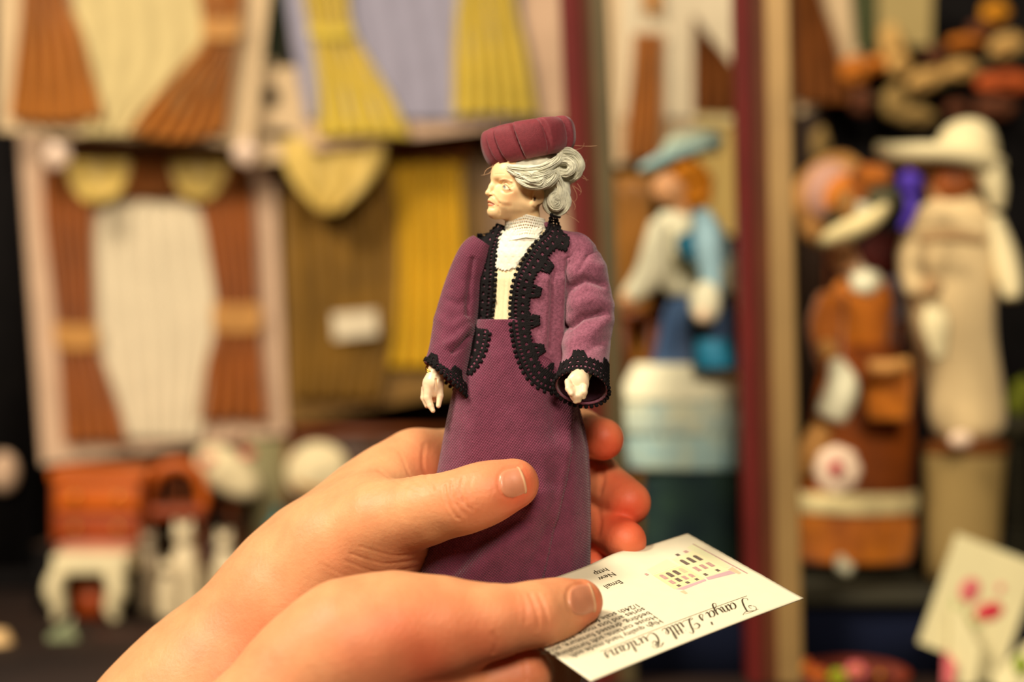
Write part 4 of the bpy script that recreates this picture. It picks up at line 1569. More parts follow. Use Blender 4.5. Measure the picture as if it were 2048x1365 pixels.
for x, y in ((114, 312), (492, 306)):  # pale balls stand in for glints on the plastic bag's top corners
    Geo().ball(at(x, y, Y1 - .05), (.0088, .004, .0088), lump=.1).build('bag_glint', mat('pale_glint', (226, 194, 166), rough=.35, spec=.5, var=.05), pk)

pk = packet('packet of gold and bronze silk curtains with a swag and a paper label', [(562, 296), (968, 270), (985, 770), (575, 850)], Y1, backing=OLIVE)
V_, f_ = drape([(330, 566, 784), (500, 572, 800), (640, 580, 792), (800, 586, 760)], Y1 - .006, 5, .0026)
G1(V_, f_).build('curtain', OLIVE, pk, solid=.0004)
V_, f_ = drape([(312, 778, 924), (450, 790, 928), (600, 782, 936), (735, 776, 946)], Y1 - .0065, 6, .0026)
G1(V_, f_).build('curtain', GOLDC, pk, solid=.0004)
V_, f_ = drape([(276, 566, 770), (320, 566, 766), (360, 584, 744), (396, 612, 712), (424, 640, 676)], Y1 - .034, 3, .0014)
G1(V_, f_).build('swag', SWAG, pk, solid=.0005)
V_, f_ = drape([(262, 730, 940), (290, 730, 944), (322, 740, 940)], Y1 - .011, 4, .0014)
G1(V_, f_).build('pelmet', BROWND, pk, solid=.0005)
Geo().prism([at(664, 628, Y1 - .014), at(752, 620, Y1 - .014), at(756, 670, Y1 - .014), at(668, 680, Y1 - .014)], .0008).build('paper_label', NETC, pk, smooth=False)
o = packet('plain pinkish backing card standing behind the held doll', [(928, 300), (1150, 282), (1152, 640), (940, 640)], 1.205, backing=CARDP, group='plain cards', name='hanging_card', cat='card')
Geo().prism([at(990, 292, 1.2), at(1070, 288, 1.2), at(1070, 318, 1.2), at(990, 322, 1.2)], .001).build('header_flap', CARDW, o, smooth=False)

# pale hanging tab beside the yellow curtains
DKGRN = mat('dark_green_card', (36, 42, 18), rough=0.8, var=0.3)
o = thing('hanging_tab', 'pale hanging tab with two dark holes between two packets', 'tab', at(552, 320, 1.16))
Geo().prism([at(500, 138, 1.16), at(606, 132, 1.16), at(628, 316, 1.16), at(520, 326, 1.16)], .001).build('tab_card', CARDW, o, smooth=False)
for x, y, rx_, ry_ in ((542, 192, 17, 17), (556, 266, 30, 8)):
    Geo().ball(at(x, y, 1.158), (rx_ * 1.16 / F, .0012, ry_ * 1.16 / F)).build('hole', BLACKV, o)
o = thing('hanging_strip', 'narrow dark green strip of card beside the yellow curtains', 'card', at(545, 142, 1.17))
Geo().prism([at(515, -60, 1.17), at(582, -60, 1.17), at(572, 140, 1.17), at(512, 142, 1.17)], .001).build('strip', DKGRN, o, smooth=False)
Geo().ball(at(542, 130, 1.168), (.004, .002, .004)).build('rivet', CARDW, o)

pk = packet('packet of white net and narrow brown curtains between the two cabinet posts', [(1212, -60), (1482, -60), (1488, 300), (1226, 330)], 1.16)
V_, f_ = drape([(-60, 1240, 1474), (60, 1240, 1476), (240, 1240, 1478)], 1.157, 6, .001)
G1(V_, f_).build('net_panel', NETC, pk, solid=.0004)
V_, f_ = drape([(66, 1268, 1326), (150, 1262, 1324), (230, 1254, 1322), (318, 1246, 1318)], 1.154, 4, .002)
G1(V_, f_).build('curtain', BROWN, pk, solid=.0004)
V_, f_ = drape([(34, 1386, 1392), (70, 1386, 1416), (120, 1386, 1458), (170, 1386, 1484), (228, 1386, 1486)], 1.154, 4, .002)
G1(V_, f_).build('curtain', BROWND, pk, solid=.0004)
V_, f_ = drape([(-60, 1288, 1320), (0, 1288, 1320), (26, 1290, 1318)], 1.152, 2, .001)
G1(V_, f_).build('tieback', TIE, pk, solid=.001)
pk = packet('packet with one dark brown curtain over pale net beside the flower garland', [(1588, -60), (1722, -60), (1732, 170), (1596, 230)], 1.16)
V_, f_ = drape([(-60, 1588, 1636), (0, 1588, 1644), (70, 1590, 1668), (150, 1592, 1690), (205, 1594, 1700)], 1.154, 4, .002)
G1(V_, f_).build('curtain', BROWND, pk, solid=.0004)
o = packet('khaki card propped behind the blue hat', [(1392, 236), (1486, 240), (1486, 470), (1396, 470)], 1.13, backing=mat('khaki_card', (190, 158, 88), rough=.8, var=.08, vs=20), group='plain cards', name='hanging_card', cat='card')
Geo().prism([at(1388, 228, 1.128), at(1488, 232, 1.128), at(1488, 250, 1.128), at(1390, 248, 1.128)], .001).build('header_flap', NETG, o, smooth=False)
o = packet('pale khaki net panel hanging above the flower garland', [(1756, -60), (1866, -60), (1862, 92), (1756, 90)], 1.15, backing=mat('khaki_net', (168, 146, 92), rough=.9, var=.1, vs=20), group='plain cards', name='net_sample', cat='fabric sample')
Geo().prism([at(1700, -60, 1.152), at(1752, -60, 1.152), at(1748, 100, 1.152), at(1712, 100, 1.152)], .001).build('green_ribbon', mat('green_ribbon', (64, 68, 34), rough=.8, var=.2), o, smooth=False)

# wooden spindles of a chair back behind the blue doll
OAK = mat('golden_oak', (150, 96, 24), rough=0.5, spec=0.4, var=0.25, vs=30.0)
BR = mat('warm_brown_wood', (120, 58, 18), rough=0.5, spec=0.4, var=0.25, vs=30.0)
RISZ = CAMZ - .1296
o = thing('chair', 'golden oak miniature chair behind the blue doll', 'chair', (at(1266, 0, 1.06)[0], 1.06, RISZ))
for x in (1252, 1286):
    Geo().tube([at(x, 350, 1.06), at(x, 620, 1.06), (at(x, 0, 1.06)[0], 1.06, RISZ)], .0062).build('back_post', OAK, o)
Geo().tube([at(1240, 372, 1.06), at(1300, 372, 1.06)], .005).build('crest_rail', OAK, o)
for x in (1261, 1270, 1278):
    Geo().tube([at(x, 372, 1.06), at(x, 600, 1.06)], .0022).build('spindle', OAK, o)
Geo().box((at(1236, 0, 1.06)[0], 1.02, at(0, 640, 1.06)[2]), (at(1302, 0, 1.06)[0], 1.07, at(0, 622, 1.06)[2])).build('seat', BR, o)
for x in (1240, 1297):
    Geo().tube([(at(x, 0, 1.06)[0], 1.026, at(0, 640, 1.06)[2]), (at(x, 0, 1.06)[0], 1.026, RISZ)], .004).build('leg', BR, o)

# -- risers
o = thing('display_riser', 'wide navy cloth covered riser under the costume dolls', 'riser', (at(1700, 0, .9)[0], .98, TABZ))
a_ = at(1236, 0, .875)[0]
Geo().box((a_, .885, TABZ), (.60, 1.17, RISZ - .006)).build('cloth_front', NAVY, o)
Geo().box((a_ - .003, .88, RISZ - .006), (.603, 1.172, RISZ)).build('top_board', mat('olive_board', (40, 36, 20), rough=.8, var=.3, vs=30), o)
o = thing('display_riser', 'dark mottled teal cloth block under the blue doll', 'riser', (at(1390, 0, .94)[0], .94, RISZ))
V_, f_ = loft([(930, 1292, 1490), (960, 1284, 1496), (1050, 1284, 1496), (682.5 + (CAMZ - RISZ) * F / .94 - 1, 1280, 1500)], .94, .62, wob=.02, wn=14)
G1(V_, f_).build('cloth_drop', DKTEAL, o)
V_, f_ = loft([(926, 1290, 1492), (931, 1290, 1492)], .94, .62)
G1(V_, f_).build('block_top', DKTEAL, o)
o = thing('display_riser', 'low black block under the orange chest', 'riser', (at(190, 0, 1.13)[0], 1.13, TABZ))
Geo().box((at(80, 0, 1.1)[0], 1.09, TABZ), (at(300, 0, 1.1)[0], 1.16, at(0, 1092, 1.1)[2])).build('block', BLACKV, o)
Geo().box((at(78, 0, 1.1)[0], 1.088, at(0, 1092, 1.1)[2]), (at(302, 0, 1.1)[0], 1.162, at(0, 1088, 1.1)[2])).build('block_top', DKBRN, o)
# ================================================================== costume dolls on the riser
def px_r(r, Y):
    return r * Y / F


def mball(px, py, Y, rx, ry, ratio=.8, **k):
    return Geo().ball(at(px, py, Y), (px_r(rx, Y), px_r(min(rx, ry), Y) * ratio, px_r(ry, Y)), **k)


def ptube(pts, Y, rad, **k):
    """pts: (px, py, dY)"""
    return Geo().tube([at(p[0], p[1], Y + (p[2] if len(p) > 2 else 0)) for p in pts], [px_r(r, Y) for r in rad] if np.ndim(rad) else px_r(rad, Y), **k)


DSKIN = mat('doll_bisque', (232, 168, 112), rough=.5, spec=.4, var=.05)
DPALE = mat('doll_pale_bisque', (244, 210, 170), rough=.5, spec=.4, var=.05)
GINGER = mat('ginger_hair', (220, 132, 14), rough=.6, spec=.3, var=.3, vs=200, bump=.4, bs=700)
SKYB = mat('sky_blue_felt', (176, 212, 206), rough=.9, var=.12, vs=60, bump=.3, bs=500)
SKYP = mat('pale_blue_straw', (196, 208, 180), rough=.9, var=.1, vs=60, bump=.3, bs=500)
BLUE = mat('blue_satin', (84, 116, 158), rough=.55, spec=.4, var=.28, vs=40, bump=.2, bs=300, col2=(52, 72, 104))
TEAL = mat('teal_ribbon', (20, 124, 156), rough=.5, spec=.4, var=.15)
ICE = mat('ice_blue_silk', (170, 208, 216), rough=.6, var=.12, vs=50)
MILK = mat('milk_cotton', (242, 234, 196), rough=.85, var=.05, vs=50, bump=.2, bs=500)
FLNC = mat('flounce_lace', (214, 212, 176), rough=.9, var=.3, vs=60, bump=.4, bs=600, col2=(150, 180, 178))
FLNB = mat('flounce_blue', (150, 186, 186), rough=.9, var=.35, vs=70, bump=.4, bs=600, col2=(196, 206, 178))

YB = .94
bd = thing('costume_doll', 'blue and white dressed doll in a pale blue hat, between the two posts', 'doll', at(1375, 945, YB), 'costume dolls on the riser')
V_, f_ = loft([(586, 1352, 1446), (620, 1330, 1470), (680, 1316, 1484), (740, 1300, 1494)], YB, .62, wob=.03, wn=16)
G1(V_, f_).build('skirt', BLUE, bd)
for i, (y0, y1, l0, r0, l1, r1) in enumerate(((728, 800, 1272, 1490, 1244, 1496), (786, 866, 1256, 1494, 1246, 1498), (848, 936, 1256, 1496, 1262, 1496))):
    V_, f_ = loft([(y0, l0, r0), ((y0 + y1) / 2, (l0 + l1) / 2 - 4, (r0 + r1) / 2 + 3), (y1, l1, r1)], YB, .62, n=120, wob=.035, wn=22 + 3 * i)
    G1(V_, f_).build('flounce', (MILK, FLNC, FLNB)[i], bd)
V_, f_ = loft([(424, 1322, 1378), (450, 1306, 1404), (490, 1300, 1424), (540, 1304, 1432), (592, 1338, 1452)], YB, .6)
G1(V_, f_).build('bodice', MILK, bd)
mball(1340, 376, YB - .004, 36, 36).build('head', DSKIN, bd)
ptube([(1362, 400), (1364, 430)], YB, 18).build('neck', DSKIN, bd)
g_ = Geo()
g_.ball(at(1384, 368, YB), (px_r(42, YB), px_r(34, YB), px_r(46, YB)), lump=.06)
g_.ball(at(1402, 395, YB - .002), (px_r(24, YB), px_r(22, YB), px_r(20, YB)), lump=.08)
g_.ball(at(1372, 345, YB - .006), (px_r(36, YB), px_r(26, YB), px_r(26, YB)), lump=.08)
g_.build('hair', GINGER, bd)
g_ = Geo()
cc = at(1362, 304, YB)
th = np.linspace(0, 2 * math.pi, 48, endpoint=False)
V_ = []
for r_, z_ in ((0, .002), (.6, .003), (1.0, .0), (1.02, -.0025), (.95, -.004), (.5, -.002), (0, -.002)):
    V_.append(np.stack([cc[0] + px_r(84, YB) * r_ * np.cos(th), cc[1] + px_r(60, YB) * r_ * np.sin(th), cc[2] + z_ + px_r(84, YB) * r_ * np.cos(th) * .34], 1))
g_.add(np.array(V_).reshape(-1, 3), gridf(7, 48, True))
hb_ = g_.build('hat_brim', SKYB, bd)
g_ = Geo()
V_, f_ = loft([(306, 1320, 1440), (284, 1330, 1446), (266, 1352, 1440), (262, 1380, 1425)], YB, .7)
g_.add(V_, f_)
g_.build('hat_crown', SKYP, bd)
ptube([(1318, 450, -.012), (1310, 500, -.02), (1300, 548, -.024), (1256, 598, -.03)], YB, [20, 26, 30, 18]).build('sleeve', MILK, bd)
ptube([(1262, 594, -.03), (1244, 604, -.032), (1226, 610, -.033)], YB, [14, 12, 9]).build('hand', DSKIN, bd)
ptube([(1404, 440, -.012), (1426, 480, -.016), (1444, 540, -.012), (1450, 590, -.01)], YB, [24, 28, 26, 18]).build('sleeve', ICE, bd)
mball(1462, 548, YB - .014, 34, 42).build('cuff_frill', MILK, bd)
ptube([(1372, 470, -.026), (1380, 492, -.028), (1396, 522, -.026)], YB, [20, 26, 14], flat=.5).build('ribbon_bow', TEAL, bd)
ptube([(1402, 425, -.022), (1412, 480, -.03), (1420, 540, -.03), (1426, 600, -.03)], YB, [20, 26, 24, 16], flat=.5).build('sash', ICE, bd)
mball(1410, 606, YB - .036, 32, 44, .7).build('reticule', MILK, bd)
mball(1406, 630, YB - .046, 14, 16).build('hand', DPALE, bd)
V_, f_ = loft([(680, 1392, 1460), (710, 1388, 1470), (738, 1392, 1474)], YB - .03, .5)
G1(V_, f_).build('apron_swag', TEAL, bd)

# -- brown and orange doll in profile with a flowered hat
ORNG = mat('amber_velvet', (226, 128, 14), rough=.7, spec=.3, var=.35, vs=36, bump=.3, bs=400, sheen=.3, col2=(150, 74, 8))
DKOR = mat('russet_velvet', (158, 76, 10), rough=.75, spec=.2, var=.4, vs=30, bump=.3, bs=400, col2=(86, 38, 8))
AMBL = mat('amber_band', (206, 146, 76), rough=.7, var=.15)
FRNG = mat('cream_fringe', (232, 210, 150), rough=.9, var=.25, vs=60, bump=.4, bs=600)
ROSE = mat('rose_silk', (236, 204, 172), rough=.7, var=.15, vs=90)
PINK = mat('pink_petal', (206, 84, 84), rough=.6, var=.15)
LEAFG = mat('sage_leaf', (96, 92, 62), rough=.7, var=.3, vs=90)
DKWINE = mat('wine_feather', (74, 22, 14), rough=.8, var=.3, vs=90)
YR = .95
br = thing('costume_doll', 'doll in an amber and russet dress with a flower heaped hat, beside the broad post', 'doll', (at(1715, 0, YR)[0], YR, RISZ), 'costume dolls on the riser')
V_, f_ = loft([(1012, 1604, 1818), (1060, 1598, 1826), (1122, 1600, 1816)], YR, .6, n=140, wob=.03, wn=18)
G1(V_, f_).build('pleated_hem', ORNG, br)
V_, f_ = loft([(690, 1664, 1792), (760, 1640, 1824), (860, 1622, 1828), (960, 1606, 1826), (1016, 1602, 1824)], YR, .6, wob=.02, wn=9)
G1(V_, f_).build('skirt', DKOR, br)
V_, f_ = loft([(984, 1598, 1830), (1002, 1594, 1834), (1024, 1598, 1830)], YR, .62, n=120, wob=.02, wn=26)
G1(V_, f_).build('fringe', FRNG, br)
V_, f_ = loft([(560, 1676, 1772), (600, 1656, 1790), (650, 1658, 1782), (700, 1676, 1776)], YR, .6)
G1(V_, f_).build('bodice', ORNG, br)
V_, f_ = loft([(726, 1736, 1826), (790, 1730, 1824), (840, 1736, 1816)], YR - .034, .4)
G1(V_, f_).build('overskirt_panel', ORNG, br)
ptube([(1738, 732, -.05), (1780, 734, -.055), (1820, 728, -.05)], YR, 13, flat=.4).build('gold_band', AMBL, br)
ptube([(1692, 506), (1706, 538), (1724, 566)], YR - .046, [20, 22, 26]).build('neck', DPALE, br)
mball(1690, 516, YR - .05, 26, 32).build('head', DSKIN, br)
ptube([(1706, 562, -.062), (1734, 564, -.066), (1756, 556, -.062)], YR, [18, 26, 14], flat=.6).build('lace_collar', MILK, br)
mball(1766, 510, YR, 48, 46, lump=.05).build('hair', DKWINE, br)
ptube([(1664, 600, -.03), (1652, 660, -.04), (1660, 740, -.05)], YR, [30, 34, 22]).build('sleeve', ORNG, br)
ptube([(1672, 722, -.055), (1684, 775, -.06), (1660, 838, -.06)], YR, [14, 32, 30]).build('muff', MILK, br)
ptube([(1650, 690, -.05), (1662, 712, -.056)], YR, [15, 18]).build('cuff', AMBL, br)
ptube([(1650, 846, -.05), (1624, 900, -.055), (1612, 950, -.05)], YR, [20, 26, 22]).build('muff_scarf', AMBL, br)
ptube([(1640, 484, -.07), (1690, 464, -.078), (1740, 440, -.078), (1772, 414, -.07)], YR, [12, 20, 18, 10], n=14).build('hat_brim', FRNG, br)
mball(1712, 400, YR, 66, 58, .8).build('hat_crown', ORNG, br)
mball(1690, 412, YR - .055, 22, 30, lump=.1).build('hat_flower', AMBL, br)
mball(1716, 428, YR - .05, 30, 26, lump=.1).build('hat_flower', MILK, br)
mball(1766, 398, YR - .046, 34, 24, lump=.1).build('hat_leaf', LEAFG, br)
mball(1672, 436, YR - .05, 22, 20, lump=.1).build('hat_leaf', LEAFG, br)
mball(1740, 352, YR - .046, 40, 26, lump=.1).build('hat_flower', ORNG, br)
ptube([(1680, 1118, -.04), (1686, 1134, -.046), (1700, 1140, -.05)], YR, [10, 15, 12]).build('shoe', MILK, br)
# a big silk rose hung from the muff
rose = thing('silk_rose', 'cream silk rose with a pink heart, hung on the amber dress', 'flower', at(1674, 980, YR - .075))
g_ = Geo()
for i in range(8):
    a_ = i * math.pi / 4
    g_.ball(at(1674 + 26 * math.cos(a_), 940 + 26 * math.sin(a_), YR - .078), (px_r(22, YR), .0032, px_r(22, YR)), n=8)
g_.build('petal', ROSE, rose)
mball(1672, 938, YR - .084, 13, 16).build('flower_heart', PINK, rose)

# -- pink bonnet and gold wreath hat on a stand behind
wh = thing('bonnet', 'blush pink bonnet with an amber frill beside the broad post', 'hat', at(1660, 470, 1.02), 'hats by the costume dolls')
mball(1660, 385, 1.02, 52, 62, .8).build('crown', mat('blush_felt', (232, 176, 150), rough=.9, var=.1, vs=60), wh)
mball(1672, 398, 1.03, 86, 88, .5, lump=.05).build('frill', AMBL, wh)
ptube([(1612, 450, -.01), (1640, 474, -.016), (1690, 480, -.016)], 1.02, [16, 20, 14]).build('ribbon', AMBL, wh)
ptube([(1660, 470), (1660, 600), (1660, 682.5 + (CAMZ - RISZ) * F / 1.03)], 1.03, [7, 7, 7]).build('stand_pole', BR, wh)

# -- cream doll seen from behind
IVORY = mat('ivory_wool', (226, 196, 142), rough=.9, var=.12, vs=26, bump=.3, bs=400, sheen=.2)
IVORD = mat('ivory_trim', (176, 138, 92), rough=.9, var=.15, vs=40)
IVHAT = mat('ivory_hat', (232, 214, 164), rough=.85, var=.07, vs=30, bump=.3, bs=400)
TANH = mat('auburn_hair', (164, 86, 32), rough=.6, var=.3, vs=120, bump=.4, bs=600)
PURP = mat('violet_silk', (72, 44, 160), rough=.6, var=.15)
YW = .93
wd = thing('costume_doll', 'ivory coated doll in a big white brimmed hat, on a tapered plinth', 'doll', at(1925, 882, YW), 'costume dolls on the riser')
V_, f_ = loft([(388, 1880, 1952), (420, 1836, 1978), (470, 1822, 1994), (540, 1818, 1996), (600, 1818, 1990), (680, 1826, 1992), (780, 1846, 2006), (840, 1858, 2010), (868, 1872, 1996), (888, 1902, 1948)], YW, .6, wob=.012, wn=7)
G1(V_, f_).build('coat', IVORY, wd)
ptube([(1836, 478, -.042), (1900, 470, -.048), (1970, 482, -.044)], YW, [9, 13, 9], flat=.5).build('cape_trim', IVORD, wd)
ptube([(1870, 560, -.046), (1862, 580, -.048), (1872, 596, -.046)], YW, [18, 22, 12], flat=.5).build('back_bow', IVORD, wd)
ptube([(1974, 440, .0), (2004, 510, -.004), (2022, 570, -.008), (2024, 598, -.01)], YW, [30, 30, 24, 16]).build('sleeve', IVHAT, wd)
ptube([(1836, 450, -.004), (1820, 520, -.01), (1832, 590, -.02)], YW, [26, 26, 18]).build('sleeve', IVORY, wd)
ptube([(1872, 610, -.042), (1872, 650, -.046), (1880, 720, -.044)], YW, [18, 26, 12], flat=.3).build('coat_pale_patch', IVHAT, wd)  # paler raised patch on the front of the coat
mball(1898, 372, YW, 46, 44).build('head', DSKIN, wd)
mball(1908, 366, YW - .006, 46, 36, lump=.06).build('hair', TANH, wd)
V_, f_ = loft([(326, 1862, 1990), (300, 1866, 1996), (262, 1884, 1986), (244, 1906, 1966), (238, 1926, 1950)], YW, .85)
G1(V_, f_).build('hat_crown', IVHAT, wd)
g_ = Geo()
cc = at(1880, 316, YW)
th = np.linspace(0, 2 * math.pi, 48, endpoint=False)
V_ = []
for r_, z_ in ((0, .004), (.6, .005), (1.0, .004), (1.03, .0), (.97, -.005), (.5, -.004), (0, -.003)):
    V_.append(np.stack([cc[0] + px_r(126, YW) * r_ * np.cos(th), cc[1] + px_r(84, YW) * r_ * np.sin(th), cc[2] + z_ - px_r(22, YW) * np.cos(th) * r_ * .7 + .001 * np.sin(3 * th) * r_], 1))
g_.add(np.array(V_).reshape(-1, 3), gridf(7, 48, True))
g_.build('hat_brim', IVHAT, wd)
ptube([(1962, 320, -.01), (1990, 370, -.012), (1996, 420, -.01)], YW, [34, 24, 12], flat=.6).build('veil', IVHAT, wd)
mball(1820, 366, YW - .03, 24, 28, lump=.12).build('hat_flower', PURP, wd)
ptube([(1822, 386, -.03), (1824, 420, -.032), (1806, 460, -.03)], YW, [14, 12, 10], flat=.5).build('hat_ribbon', PURP, wd)
mball(1922, 880, YW - .03, 24, 18).build('coat_hem_bow', ROSE, wd)
PLN = mat('khaki_plinth', (156, 128, 74), rough=.8, var=.1, vs=20)
pl = thing('plinth', 'tapered khaki plinth under the ivory coated doll', 'plinth', (at(1930, 0, YW)[0], YW, RISZ))
V_, f_ = loft([(896, 1846, 2012), (1000, 1850, 2004), (682.5 + (CAMZ - RISZ) * F / YW, 1854, 1996)], YW, .6)
G1(V_, f_).build('column', PLN, pl)
V_, f_ = loft([(884, 1846, 2014), (898, 1842, 2016), (910, 1848, 2010)], YW, .62)
G1(V_, f_).build('top_moulding', BROWND, pl)
fl = thing('posy', 'small posy of dark and lime leaves at the edge of the plinth', 'flowers', at(2030, 880, .98))
for x, y, m_ in ((2034, 806, 'l'), (2046, 780, 'l'), (1990, 850, 'd'), (2020, 852, 'd'), (2044, 850, 'd')):
    mball(x, y, .97, 22, 26, .5, lump=.12).build('leaf', mat('lime_leaf', (122, 128, 18), rough=.6, var=.2) if m_ == 'l' else mat('olive_leaf', (52, 46, 24), rough=.7, var=.2), fl)
ptube([(2030, 860), (2034, 1000), (2036, 682.5 + (CAMZ - RISZ) * F / .98)], .98, 8).build('stem', mat('olive_leaf', (52, 46, 24)), fl)
o = thing('ribbon_roll', 'pale grey ribbon roll standing between amber and ivory dolls', 'ribbon', (at(1790, 0, 1.0)[0], 1.0, RISZ))
ptube([(1788, 528), (1792, 600), (1796, 640)], 1.0, [14, 20, 14], flat=.6).build('ribbon', mat('grey_ribbon', (150, 138, 140), rough=.6, var=.15), o)
ptube([(1796, 630), (1798, 682.5 + (CAMZ - RISZ) * F / 1.0)], 1.0, 8).build('core', BR, o)

# -- garland of dried flowers above
gar = thing('hanging_garland', 'garland of dried tan and orange flowers on the black board', 'garland', at(1860, 260, 1.15))
COLS = {'t': mat('dried_tan', (190, 148, 82), rough=.8, var=.2, vs=60), 'o': mat('dried_orange', (186, 106, 24), rough=.8, var=.2, vs=60), 'g': mat('dried_gold', (198, 128, 16), rough=.8, var=.2, vs=60),
        'r': mat('dried_red', (176, 78, 26), rough=.8, var=.25, vs=60), 'k': mat('dried_khaki', (146, 116, 62), rough=.8, var=.2, vs=60), 'b': mat('dried_brown', (92, 48, 22), rough=.8, var=.3, vs=60)}
ptube([(1690, 190, .02), (1780, 200, .02), (1880, 170, .02), (1980, 130, .02), (2080, 90, .02)], 1.15, [8] * 5).build('vine', LEAFG, gar)
for x, y, a_, b_, rot, c_ in ((1783, 92, 24, 42, 12, 't'), (1796, 128, 24, 26, 0, 't'), (1708, 142, 28, 28, 0, 'o'), (1748, 130, 26, 16, 20, 'o'), (1852, 160, 40, 20, 24, 't'), (1920, 140, 34, 20, 10, 't'), (1990, 26, 28, 22, 0, 'g'), (1930, 84, 36, 14, 8, 'o'), (2012, 92, 36, 22, 30, 't'),
                              (2010, 166, 58, 22, 0, 'r'), (1790, 206, 24, 34, 0, 'k'), (1830, 232, 40, 20, -10, 'k'), (1724, 204, 22, 26, 0, 'b'), (1872, 112, 22, 20, 0, 'b'), (1914, 218, 24, 16, 0, 'b'), (1990, 216, 40, 22, 0, 'b'), (1640, 290, 16, 34, 0, 'k'), (1960, 60, 24, 18, 0, 'b')):
    g_ = Geo()
    for k_ in range(5):
        q_ = k_ * 2 * math.pi / 5
        g_.ball(at(x + .42 * a_ * math.cos(q_), y + .42 * b_ * math.sin(q_), 1.145), (px_r(a_ * .7, 1.15), .006, px_r(b_ * .7, 1.15)), n=8, rot=rot)
    g_.ball(at(x, y, 1.14), (px_r(a_ * .3, 1.15), .005, px_r(b_ * .3, 1.15)), n=8)
    g_.build('bloom', COLS[c_], gar)

# ================================================================== right front: painted tulip cards and a tray
TCARD = mat('tulip_card', (226, 212, 160), rough=.6, spec=.3, var=.05, vs=30)
TRED = mat('tulip_red', (196, 44, 58), rough=.6, var=.15, vs=120)
TPNK = mat('tulip_pink', (214, 104, 104), rough=.6, var=.15, vs=120)
TGRN = mat('tulip_green', (140, 160, 20), rough=.6, var=.2, vs=120)
TSAGE = mat('tulip_stem', (186, 192, 128), rough=.6, var=.1, vs=120)


def tilted(c, w_, h_, roll, lean, Y):
    """local frame of a card leaning back against something"""
    o_ = at(c[0], c[1], Y)
    r_ = math.radians(roll)
    ex = np.array([math.cos(r_), 0, -math.sin(r_)])
    ez = np.array([math.sin(r_) * math.cos(lean), math.sin(lean), math.cos(r_) * math.cos(lean)])
    ny = np.cross(ez, ex)
    return o_, ex, ez, (ny if ny[1] < 0 else -ny)


def petal(o_, ex, ez, nn_, cx_, cz_, rx_, rz_, rot, name, m_, par, h_=.0006):
    th = np.linspace(0, 2 * math.pi, 28, endpoint=False)
    c_, s_ = math.cos(math.radians(rot)), math.sin(math.radians(rot))
    V_ = []
    for k_, (f_, hh) in enumerate(((1.0, .0002), (.8, h_), (.0, h_ * 1.4))):
        x_, z_ = rx_ * f_ * np.cos(th), rz_ * f_ * np.sin(th)
        V_.append(o_ + ex * (cx_ + x_ * c_ - z_ * s_)[:, None] + ez * (cz_ + x_ * s_ + z_ * c_)[:, None] + nn_ * hh)
    mk(name, np.array(V_).reshape(-1, 3), gridf(3, 28, True), m_, par)


YT = .872
tc = thing('tulip_card', 'white card painted with two red tulips, leaning by the riser', 'card', at(1930, 1400, YT), 'painted tulip cards')
o_, ex, ez, nn_ = tilted((1958, 1208), 1, 1, 21, .10, YT)
w_, h_ = px_r(88, YT), px_r(116, YT)
Geo().prism([o_ - ex * w_ - ez * h_, o_ + ex * w_ - ez * h_, o_ + ex * w_ + ez * h_, o_ - ex * w_ + ez * h_], .0016).build('card_panel', TCARD, tc, smooth=False)
u_ = px_r(1, YT)
petal(o_, ex, ez, nn_, -26 * u_, 18 * u_, 20 * u_, 26 * u_, -6, 'painted_tulip', TPNK, tc)
petal(o_, ex, ez, nn_, 24 * u_, -8 * u_, 18 * u_, 30 * u_, -52, 'painted_tulip', TRED, tc)
petal(o_, ex, ez, nn_, 30 * u_, 44 * u_, 7 * u_, 9 * u_, 0, 'painted_bud', TPNK, tc)
petal(o_, ex, ez, nn_, -4 * u_, -52 * u_, 10 * u_, 22 * u_, 10, 'painted_leaf', TGRN, tc)
petal(o_, ex, ez, nn_, -22 * u_, -28 * u_, 4 * u_, 30 * u_, 14, 'painted_stem', TSAGE, tc)
petal(o_, ex, ez, nn_, 12 * u_, -40 * u_, 4 * u_, 26 * u_, -24, 'painted_stem', TSAGE, tc)
petal(o_, ex, ez, nn_, -40 * u_, -40 * u_, 5 * u_, 40 * u_, 20, 'painted_stem', TSAGE, tc)
tf = thing('folded_tag', 'folded pale tag standing before the tulip card', 'tag', at(1920, 1385, .862))
Geo().prism([at(1900, 1222, .866), at(1920, 1218, .862), at(1962, 1300, .858), at(1946, 1385, .858), at(1896, 1385, .862)], .0012).build('front_flap', TCARD, tf, smooth=False)
Geo().prism([at(1934, 1232, .868), at(1986, 1330, .862), at(1990, 1385, .862), at(1960, 1385, .866)], .0012).build('back_flap', TCARD, tf, smooth=False)
Geo().prism([at(1888, 1300, .8615), at(1912, 1330, .8575), at(1904, 1385, .8575), at(1884, 1385, .861)], .0008).build('red_edge', TPNK, tf, smooth=False)
tg = thing('tulip_card', 'second pale card with a green leaf, cut by the corner', 'card', at(2040, 1390, .852), 'painted tulip cards')
Geo().prism([at(1984, 1352, .856), at(2080, 1262, .856), at(2110, 1390, .85), at(2000, 1395, .85)], .0014).build('card_panel', TCARD, tg, smooth=False)
mball(2042, 1330, .8515, 14, 22, .1).build('painted_leaf', TGRN, tg)
tr = thing('flower_tray', 'oval red brown tray of tiny bright flowers before the navy riser', 'tray', (at(1700, 0, .875)[0], .875, TABZ))
REDW = mat('red_brown_wood', (104, 36, 14), rough=.5, spec=.4, var=.25, vs=40)
cc = np.array([at(1702, 0, .868)[0], .868, 0])
ztop = at(0, 1347, .868)[2]
g_ = Geo()
th = np.linspace(0, 2 * math.pi, 60, endpoint=False)
V_ = []
